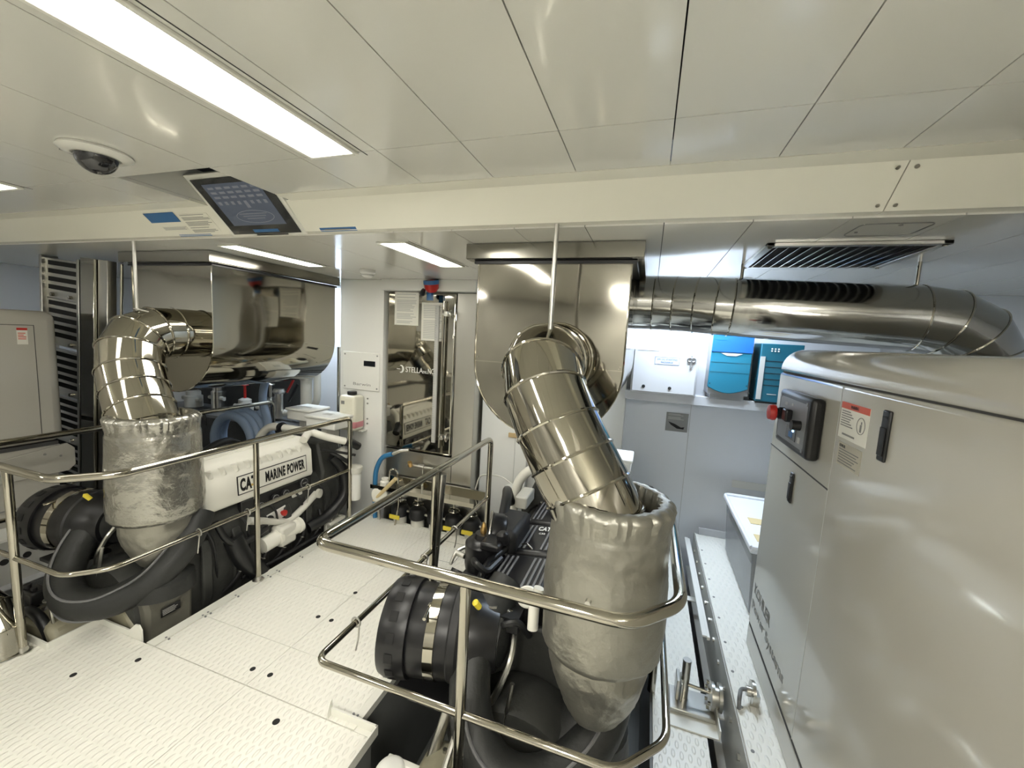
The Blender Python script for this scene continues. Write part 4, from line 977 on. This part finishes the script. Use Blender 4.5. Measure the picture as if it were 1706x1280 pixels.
for z in (1.86, .80):
    vv = MB().cyl((-1.64, yt, z), (-1.64, yt - .07, z), .02, n=14).torus((-1.60, yt - .05, z), (1, .2, 0), .032, .006, 20, 6).cyl((-1.68, yt - .035, z), (-1.58, yt - .05, z), .012, n=12).lathe([(.028, 0), (.028, .02)], (-1.64, yt - .05, z), (0, 0, 1), n=12).build('gauge_valve', 'brushed', t)
U1, V1 = V((1, 0, 0)), V((0, 0, 1))
text('STELLA', 'lettering', 'white', t, (-1.965, yt - .0005, 1.36), U1, V1, .175, .048, bold=-.004, label='white lettering on the polished tank')
text('DEL', 'lettering', 'white', t, (-1.855, yt - .0005, 1.348), U1, V1, .04, .022)
text('NO', 'lettering', 'white', t, (-1.795, yt - .0005, 1.36), U1, V1, .065, .048)
mb = MB(); cx_, cz_ = -2.10, 1.36
mb.prism([(cx_ + .03 * math.cos(a), cz_ + .036 * math.sin(a)) for a in [(-110 + 22 * k) * PI / 180 for k in range(11)]] + [(cx_ + .012 + .018 * math.cos(a) - .018, cz_ + .028 * math.sin(a)) for a in [(110 - 22 * k) * PI / 180 for k in range(11)]], yt - .0015, yt - .0004, 'y')
mb.box(cx_ - .045, cx_ - .012, yt - .0015, yt - .0004, cz_ - .004, cz_ + .002)
mb.build('crescent_mark', 'white', t, smooth=False)
def notice(px0, px1, py0, py1, label, tilt=0):
    a = at(px0, py1, 'y', yt - .003); b = at(px1, py0, 'y', yt - .003); c = (a + b) / 2
    uu = V((math.cos(tilt), 0, math.sin(tilt))); vv = V((-math.sin(tilt), 0, math.cos(tilt)))
    o = MB().obox(V((c.x, yt - .0008, c.z)), uu, vv, b.x - a.x, b.z - a.z, .001).build('paper_notice', 'paper', smooth=False)
    tag(o, label, 'notice', 'printed notices taped to the tank')
    lines('print', 'inkl', o, V((c.x, yt - .0019, c.z)), uu, vv, (b.x - a.x) * .82, (b.z - a.z) * .9, 20, t=.0004)
notice(657, 698, 487, 541, 'left and higher of two printed sheets on the polished tank')
notice(701, 742, 505, 567, 'right and lower of two printed sheets on the polished tank')
# siren
c = V((-1.77, 3.06, 2.05)); r = thing('alarm_beacon', 'red and blue alarm beacon fixed above the polished tank', 'alarm', c)
MB().lathe([(.001, -.055), (.035, -.05), (.058, -.02), (.062, .02), (.062, .045), (.001, .05)], c + V((.02, 0, .03)), (0, -.25, 1), n=28).build('lens', 'red', r)
MB().lathe([(.0625, .015), (.064, .016), (.064, .046), (.0625, .047)], c + V((.02, 0, .03)), (0, -.25, 1), n=28).build('upper_band', 'blue', r)
MB().lathe([(.03, 0), (.036, .02), (.02, .03), (.001, .03)], c + V((-.035, -.02, -.03)), (-.6, -.6, .2), n=18).build('sounder', 'black', r)
MB().box(c.x - .02, c.x + .02, c.y - .005, c.y + .035, c.z - .085, c.z - .02).build('bracket', 'blue', r)

# fuel filters under a polished tray
t = thing('drip_tray', 'polished steel drip tray above the row of fuel filters', 'tray', (-1.75, 2.98, .33))
MB().prism([(2.90, .325), (3.15, .325), (3.15, .37), (3.145, .37), (3.145, .33), (2.905, .33), (2.905, .36), (2.90, .36)], -2.2, -1.22, 'x').build('tray', 'steel', t)
MB().box(-2.2, -1.22, 3.15, 3.17, .1, .37).build('back_plate', 'brushed', t)
names = ['fuel filter with yellow tag, leftmost under the polished tray', 'fuel filter second from the left under the polished tray', 'fuel filter in the middle under the polished tray',
         'fuel filter with yellow tag, second from the right under the tray', 'rightmost fuel filter with yellow tag, beside the right engine']
for k, x in enumerate((-1.99, -1.81, -1.63, -1.46, -1.29)):
    f = thing('fuel_filter', names[k], 'fuel filter', (x, 3.05, -.2), 'fuel filters under the tray')
    MB().lathe([(.05, 0), (.058, .01), (.058, .24), (.05, .26)], (x, 3.05, -.2), n=24).build('bowl', 'offw', f)
    MB().lathe([(.06, 0), (.075, .01), (.075, .08), (.06, .10), (.03, .11)], (x, 3.05, .06), n=24).build('filter_head', 'blackm', f)
    MB().cyl((x, 3.05, .17), (x, 3.05, .27), .009, n=10).cyl((x - .035, 3.05, .225), (x + .035, 3.05, .225), .006, n=8).torus((x, 3.05, .20), (0, 0, 1), .045, .006, 20, 6).build('bleed_screw', 'steel', f)
    MB().tube([(x + .06, 3.05, .11), (x + .12, 3.05, .11)], .014, 10).build('fuel_link', 'brushed', f)
    if k in (0, 3, 4): MB().box(x - .055, x + .045, 2.965, 2.973, .055, .09).build('tag_plate', 'yellow', f, label='yellow printed tag')
# blue hose and sampling valve
o = MB().tube(fillet([(-2.06, 3.02, .62), (-2.17, 3.02, .58), (-2.235, 3.02, .45), (-2.24, 3.02, .2), (-2.22, 3.02, -.3)], .10), .021, 12).build('blue_hose', 'hoseb'); tag(o, 'bright blue hose curving down in front of the polished tank', 'hose')
MB().tube([(-2.06, 3.02, .62), (-1.99, 3.03, .655), (-1.92, 3.05, .665)], .015, 10).build('hose_tail', 'brushed', o)
r = thing('hand_pump', 'cream hand pump with long handle beside the blue hose', 'pump', (-2.1, 2.98, .2))
MB().lathe([(.03, 0), (.065, .01), (.07, .03), (.07, .06), (.05, .07), (.001, .07)], (-2.12, 2.96, .27), (.2, -1, .2), n=28).build('pump_body', 'cream', r)
MB().lathe([(.035, 0), (.04, .01), (.04, .05), (.03, .06), (.03, .08)], (-2.10, 2.97, .33), n=20).build('pump_neck', 'cream', r)
MB().cyl((-2.16, 2.90, .22), (-1.93, 2.88, .46), .014, .017, n=12).build('handle', 'card', r)
MB().tube(fillet([(-2.06, 2.98, .38), (-2.06, 2.98, .50), (-1.98, 2.98, .50), (-1.96, 2.98, .2), (-1.99, 2.97, -.02), (-2.05, 2.95, -.15)], .045), .008, 8).build('steel_pipe', 'steel', r)
MB().tube(fillet([(-2.12, 2.98, .27), (-2.18, 3.0, .1), (-2.16, 3.02, -.4)], .04), .014, 8).build('suction_pipe', 'brushed', r)
# left white splash panel leaning below the tank + valve
r = thing('branch_valve', 'brass-grey valve with pipe on the panel below the polished tank', 'valve', (-1.85, 3.14, .5))
MB().cyl((-1.98, 3.14, .50), (-1.72, 3.14, .50), .014, n=10).cyl((-1.83, 3.14, .50), (-1.83, 3.14, .2), .009, n=10).lathe([(.024, 0), (.024, .06)], (-1.87, 3.14, .50), (1, 0, 0), n=12).build('pipework', 'brushed', r)
MB().cyl((-1.94, 3.12, .50), (-1.94, 3.10, .54), .02, n=12).build('valve_wheel', 'brass', r)
o = MB().box(-1.10, -1.0, 3.325, 3.339, .83, .87).build('wooden_block', 'wood', bevel=.003); tag(o, 'small tan wooden block fixed to the white panel left of the right pipe', 'block')
mb = MB().box(-1.36, -1.357, 3.337, 3.3395, -.1, 1.2).box(-1.04, -1.037, 3.337, 3.3395, -.1, 1.6)
struct(mb.build('trim_11', 'inkl', smooth=False))
r = thing('sight_glass', 'clear glass jar with thin hose behind the right handrail end', 'jar', (-1.0, 3.2, .2))
MB().lathe([(.06, 0), (.065, .01), (.065, .16), (.06, .17)], (-1.0, 3.2, .25), n=24).build('jar', 'glassb', r)
MB().lathe([(.066, 0), (.068, .02), (.03, .04), (.001, .04)], (-1.0, 3.2, .42), n=24).build('jar_head', 'offw', r)
MB().tube(fillet([(-1.0, 3.2, .46), (-1.1, 3.2, .52), (-1.3, 3.2, .5), (-1.35, 3.2, .3)], .06), .006, 8).build('thin_hose', 'offw', r)
MB().cyl((-1.0, 3.2, -.3), (-1.0, 3.2, .25), .03, n=14).build('stand_pipe', 'offw', r)

# ================================================================= far left: ladder, steel column, pumps, hose coil
lx0, lx1, ly = -4.80, -4.30, 1.97
t = thing('louvred_ladder', 'tall aluminium ladder with black slotted treads on the far left', 'ladder', ((lx0 + lx1) / 2, ly, 0))
zt = 2.13
for xx in (lx0, lx1 - .03): MB().box(xx, xx + .03, ly - .02, ly + .08, 0, zt).build('stile', 'brushed', t, bevel=.003)
groups = [(2.11, 4), (1.80, 5), (1.40, 5), (1.02, 5), (.66, 5), (.30, 4)]
for z0, n in groups:
    tr = MB().box(lx0 + .03, lx1 - .03, ly + .01, ly + .05, z0 - n * .062 - .055, z0).build('tread_panel', 'brushed', t)
    mb = MB()
    for k in range(n): mb.box(lx0 + .06, lx1 - .045, ly + .006, ly + .0098, z0 - .05 - k * .062, z0 - .015 - k * .062)
    build_each(mb, 'slot', 'dark', tr)
    build_each(bolts(MB(), [(lx0 + .12, ly + .01, z0 - n * .062 - .03), (lx1 - .15, ly + .01, z0 - n * .062 - .03)], (0, -1, 0), .014, .02), 'tread_bolt', 'steel', tr)
t.rotation_euler = (0, .094, 0)
t = thing('steel_pillar', 'polished square steel pillar beside the louvred ladder', 'pillar', (-4.1, 2.0, .0))
MB().box(-4.28, -4.12, 1.95, 2.04, 0, ZL - .03).build('pillar', 'tank', t, bevel=.004)
MB().box(-4.11, -4.0, 1.97, 2.03, 0, ZL - .03).build('channel', 'brushed', t, bevel=.004)
MB().cyl((-3.93, 2.02, .0), (-3.93, 2.02, ZL - .04), .010, n=12).build('conduit', 'steel', t)
for z in (1.5, .9): MB().box(-4.0, -3.925, 2.01, 2.03, z, z + .02).build('conduit_clip', 'steel', t)
t.rotation_euler = (0, .094, 0)

# low equipment in the far left bay, below the hood
t = thing('pump_bench', 'dark equipment bench under the left hood along the far wall', 'bench', (-4.2, 3.3, -.75))
MB().box(-5.4, -3.2, 3.12, 3.56, -.75, .66).build('cabinet', 'block', t, bevel=.01)
MB().box(-5.42, -3.19, 3.10, 3.57, .66, .69).build('bench_top', 'greyp', t)
MB().box(-5.4, -3.55, 3.52, 3.56, .69, 1.5).build('back_panel', 'block', t)
spots = [(-4.95, 'pale'), (-4.55, 'tall'), (-4.15, 'short'), (-3.78, 'wide')]
desc = ['grey pump motor at the far left end of the equipment bench', 'tall grey pump cylinder on the bench behind the louvred ladder', 'short grey pump with clamp on the bench behind the left exhaust', 'wide silver pump under the left hood beside the grey hose']
for k, (x, _) in enumerate(spots):
    p = thing('bench_pump', desc[k], 'pump', (x, 3.3, .69), 'pumps on the far bench')
    h = (.18, .30, .16, .20)[k]; rr = (.09, .07, .08, .11)[k]
    MB().lathe([(rr, 0), (rr, h * .7), (rr * .8, h * .75), (rr * .8, h), (rr * .4, h * 1.1)], (x, 3.3, .70), n=24).build('body', 'brushed' if k % 2 else 'offw', p)
    MB().cyl((x - rr * 1.6, 3.28, .72 + h * .4), (x + rr * 1.6, 3.28, .72 + h * .4), .022, n=14).build('port', 'offw', p)
    MB().cyl((x, 3.3, .70 + h), (x, 3.3, .86 + h), .014, n=10).torus((x, 3.3, .86 + h), (0, 0, 1), .035, .006, 18, 6).build('valve_wheel', 'red' if k in (0, 2) else 'brushed', p)
t = thing('valve_manifold', 'pale pipe manifold with red and black lever valves under the left hood', 'manifold', (-3.35, 3.3, .69))
MB().tube(fillet([(-3.70, 3.30, .76), (-3.40, 3.30, .80), (-3.25, 3.30, .80), (-3.16, 3.30, .95), (-3.16, 3.30, 1.5)], .06), .035, 14).build('pipe', 'offw', t)
MB().cyl((-3.28, 3.28, .69), (-3.28, 3.28, 1.16), .055, n=20).build('strainer', 'offw', t)
MB().lathe([(.062, 0), (.066, .02), (.066, .05), (.03, .07), (.001, .07)], (-3.28, 3.28, 1.15), n=20).build('strainer_cap', 'brushed', t)
MB().obox((-3.42, 3.22, 1.08), V((.5, 0, .8)), V((-.8, 0, .5)), .16, .02, .012).build('red_lever', 'red', t)
MB().obox((-3.36, 3.20, 1.02), V((.5, 0, .8)), V((-.8, 0, .5)), .22, .022, .012).build('black_lever', 'black', t)
MB().cyl((-3.62, 3.26, .72), (-3.62, 3.26, 1.0), .04, n=18).lathe([(.05, 0), (.06, .02), (.05, .05)], (-3.62, 3.26, .98), n=18).build('valve_body', 'brushed', t)
for x, lab in ((-3.02, 'left of two upright steel pipes on the wall under the left hood'), (-2.93, 'right of two upright steel pipes on the wall under the left hood')):
    o = MB().tube(fillet([(x, 3.45, -.3), (x, 3.45, .95), (x + (.05 if x > -3 else 0), 3.45, 1.08), (x + (.05 if x > -3 else 0), 3.45, 1.5)], .06), .02, 12).build('riser_pipe', 'steel'); tag(o, lab, 'pipe')
# blue-grey hose coil
t = thing('hose_coil', 'coiled blue-grey suction hose standing behind the left engine cover', 'hose', (-3.55, 2.75, .3))
mb = MB(); pts = []
for k in range(0, 90):
    a = k * 2 * PI / 28; R = .25 + .018 * (k / 28); pts.append(V((-3.60 + R * math.cos(a), 2.72 + .055 * (k / 28), .58 + R * math.sin(a))))
MB().tube(pts, .036, 14).build('coil', 'hoseg', t)
MB().tube(fillet([(-3.36, 2.80, .60), (-3.30, 2.86, .75), (-3.50, 2.95, 1.0), (-3.46, 3.0, 1.25), (-3.36, 3.0, 1.45)], .15), .036, 14).build('free_end', 'hoseg', t)
MB().box(-3.62, -3.2, 2.60, 3.05, .26, .31).build('rest_shelf', 'greyp', t)

# ================================================================= small foreground items
# polished duct end at the left edge
o = gored_pipe('exhaust_elbow', 'polished curved pipe end cut off at the lower left edge', 'pipe', [(-3.6, .70, -.1), (-3.4, .82, .16), (-3.22, .92, .25), (-3.10, .98, .26), (-2.98, 1.0, .21), (-2.91, 1.0, .12), (-2.90, 1.0, .004)], .075, 'tank', 'steel', bandr=.004)
# black connector by the left gearbox
p = at(52, 990, 'y', 1.2); r = thing('cable_connector', 'black multi-pin cable connector beside the left engine gearbox', 'connector', (p.x, p.y, p.z - .06))
MB().box(p.x - .04, p.x + .07, p.y - .03, p.y + .05, p.z - .05, p.z + .03).build('housing', 'black', r, bevel=.01)
MB().cyl((p.x - .03, p.y, p.z + .02), (p.x - .03, p.y, p.z + .05), .016, n=12).cyl((p.x + .03, p.y, p.z + .02), (p.x + .03, p.y, p.z + .045), .014, n=12).build('terminal', 'blackm', r)
MB().tube(fillet([(p.x, p.y, p.z - .04), (p.x + .02, p.y + .03, p.z - .2), (p.x + .02, p.y + .05, -.7)], .05), .02, 8).build('cable', 'rubber', r)
# round white cap on its plate in the right pit
p = V((-.80, 1.20, .02)); r = thing('filler_cap_unit', 'round white cap on a pale bracket at the bottom edge by the pit', 'cap', (p.x, p.y, -.4))
MB().lathe([(.055, -.07), (.06, -.05), (.06, 0), (.052, .012), (.04, .016), (.001, .016)], p, (0, -.1, 1), n=32).build('cap', 'white', r)
MB().box(p.x - .04, p.x + .10, p.y + .03, p.y + .055, -.16, .03).box(p.x + .06, p.x + .1, p.y - .1, p.y + .03, -.16, -.02).build('bracket', 'lip', r, bevel=.004)
MB().cyl((p.x, p.y, -.7), (p.x, p.y, -.06), .045, n=20).build('canister', 'offw', r)
MB().box(p.x + .075, p.x + .10, p.y - .03, p.y + .03, -.1, -.03).build('tag_plate', 'card', r)
# seacock in its tray on the right floor strip
r = thing('seacock', 'grey flanged valve in a steel tray at the right floor strip', 'valve', (.33, 1.95, 0))
MB().prism([(.225, .001), (.44, .001), (.44, .05), (.434, .05), (.434, .008), (.231, .008), (.231, .05), (.225, .05)], 1.83, 2.06, 'y').build('tray', 'lip', r)
MB().box(.235, .43, 1.90, 2.04, .009, .03).box(.26, .275, 1.95, 2.03, .03, .13).box(.28, .29, 1.95, 2.03, .03, .12).build('hinge_block', 'brushed', r, bevel=.003)
MB().cyl((.30, 1.99, .03), (.30, 1.99, .22), .019, n=16).build('pin', 'brushed', r)
MB().cyl((.31, 1.97, .11), (.42, 1.97, .10), .008, n=10).build('shaft', 'steel', r)
MB().lathe([(.02, 0), (.06, .004), (.06, .018), (.045, .02), (.045, .034), (.06, .036), (.06, .05), (.02, .052)], (.405, 1.97, .09), (1, 0, 0), n=32).build('flange', 'brushed', r)
build_each(bolts(MB(), [(.404, 1.97 + .05 * math.cos(a), .09 + .05 * math.sin(a)) for a in [k * PI / 3 for k in range(6)]], (-1, 0, 0), .008, .012), 'flange_bolt', 'steel', r)
r = thing('pipe_flange', 'second grey pipe flange low in the gap beside the right floor strip', 'flange', (.43, 1.60, -.7))
MB().lathe([(.02, 0), (.075, .004), (.075, .02), (.05, .022), (.05, .06)], (.40, 1.62, -.06), (1, 0, 0), n=32).build('flange', 'brushed', r)
MB().tube(fillet([(.40, 1.62, -.06), (.415, 1.62, -.06), (.43, 1.62, -.3), (.43, 1.62, -.7)], .03), .03, 12).build('pipe', 'brushed', r)
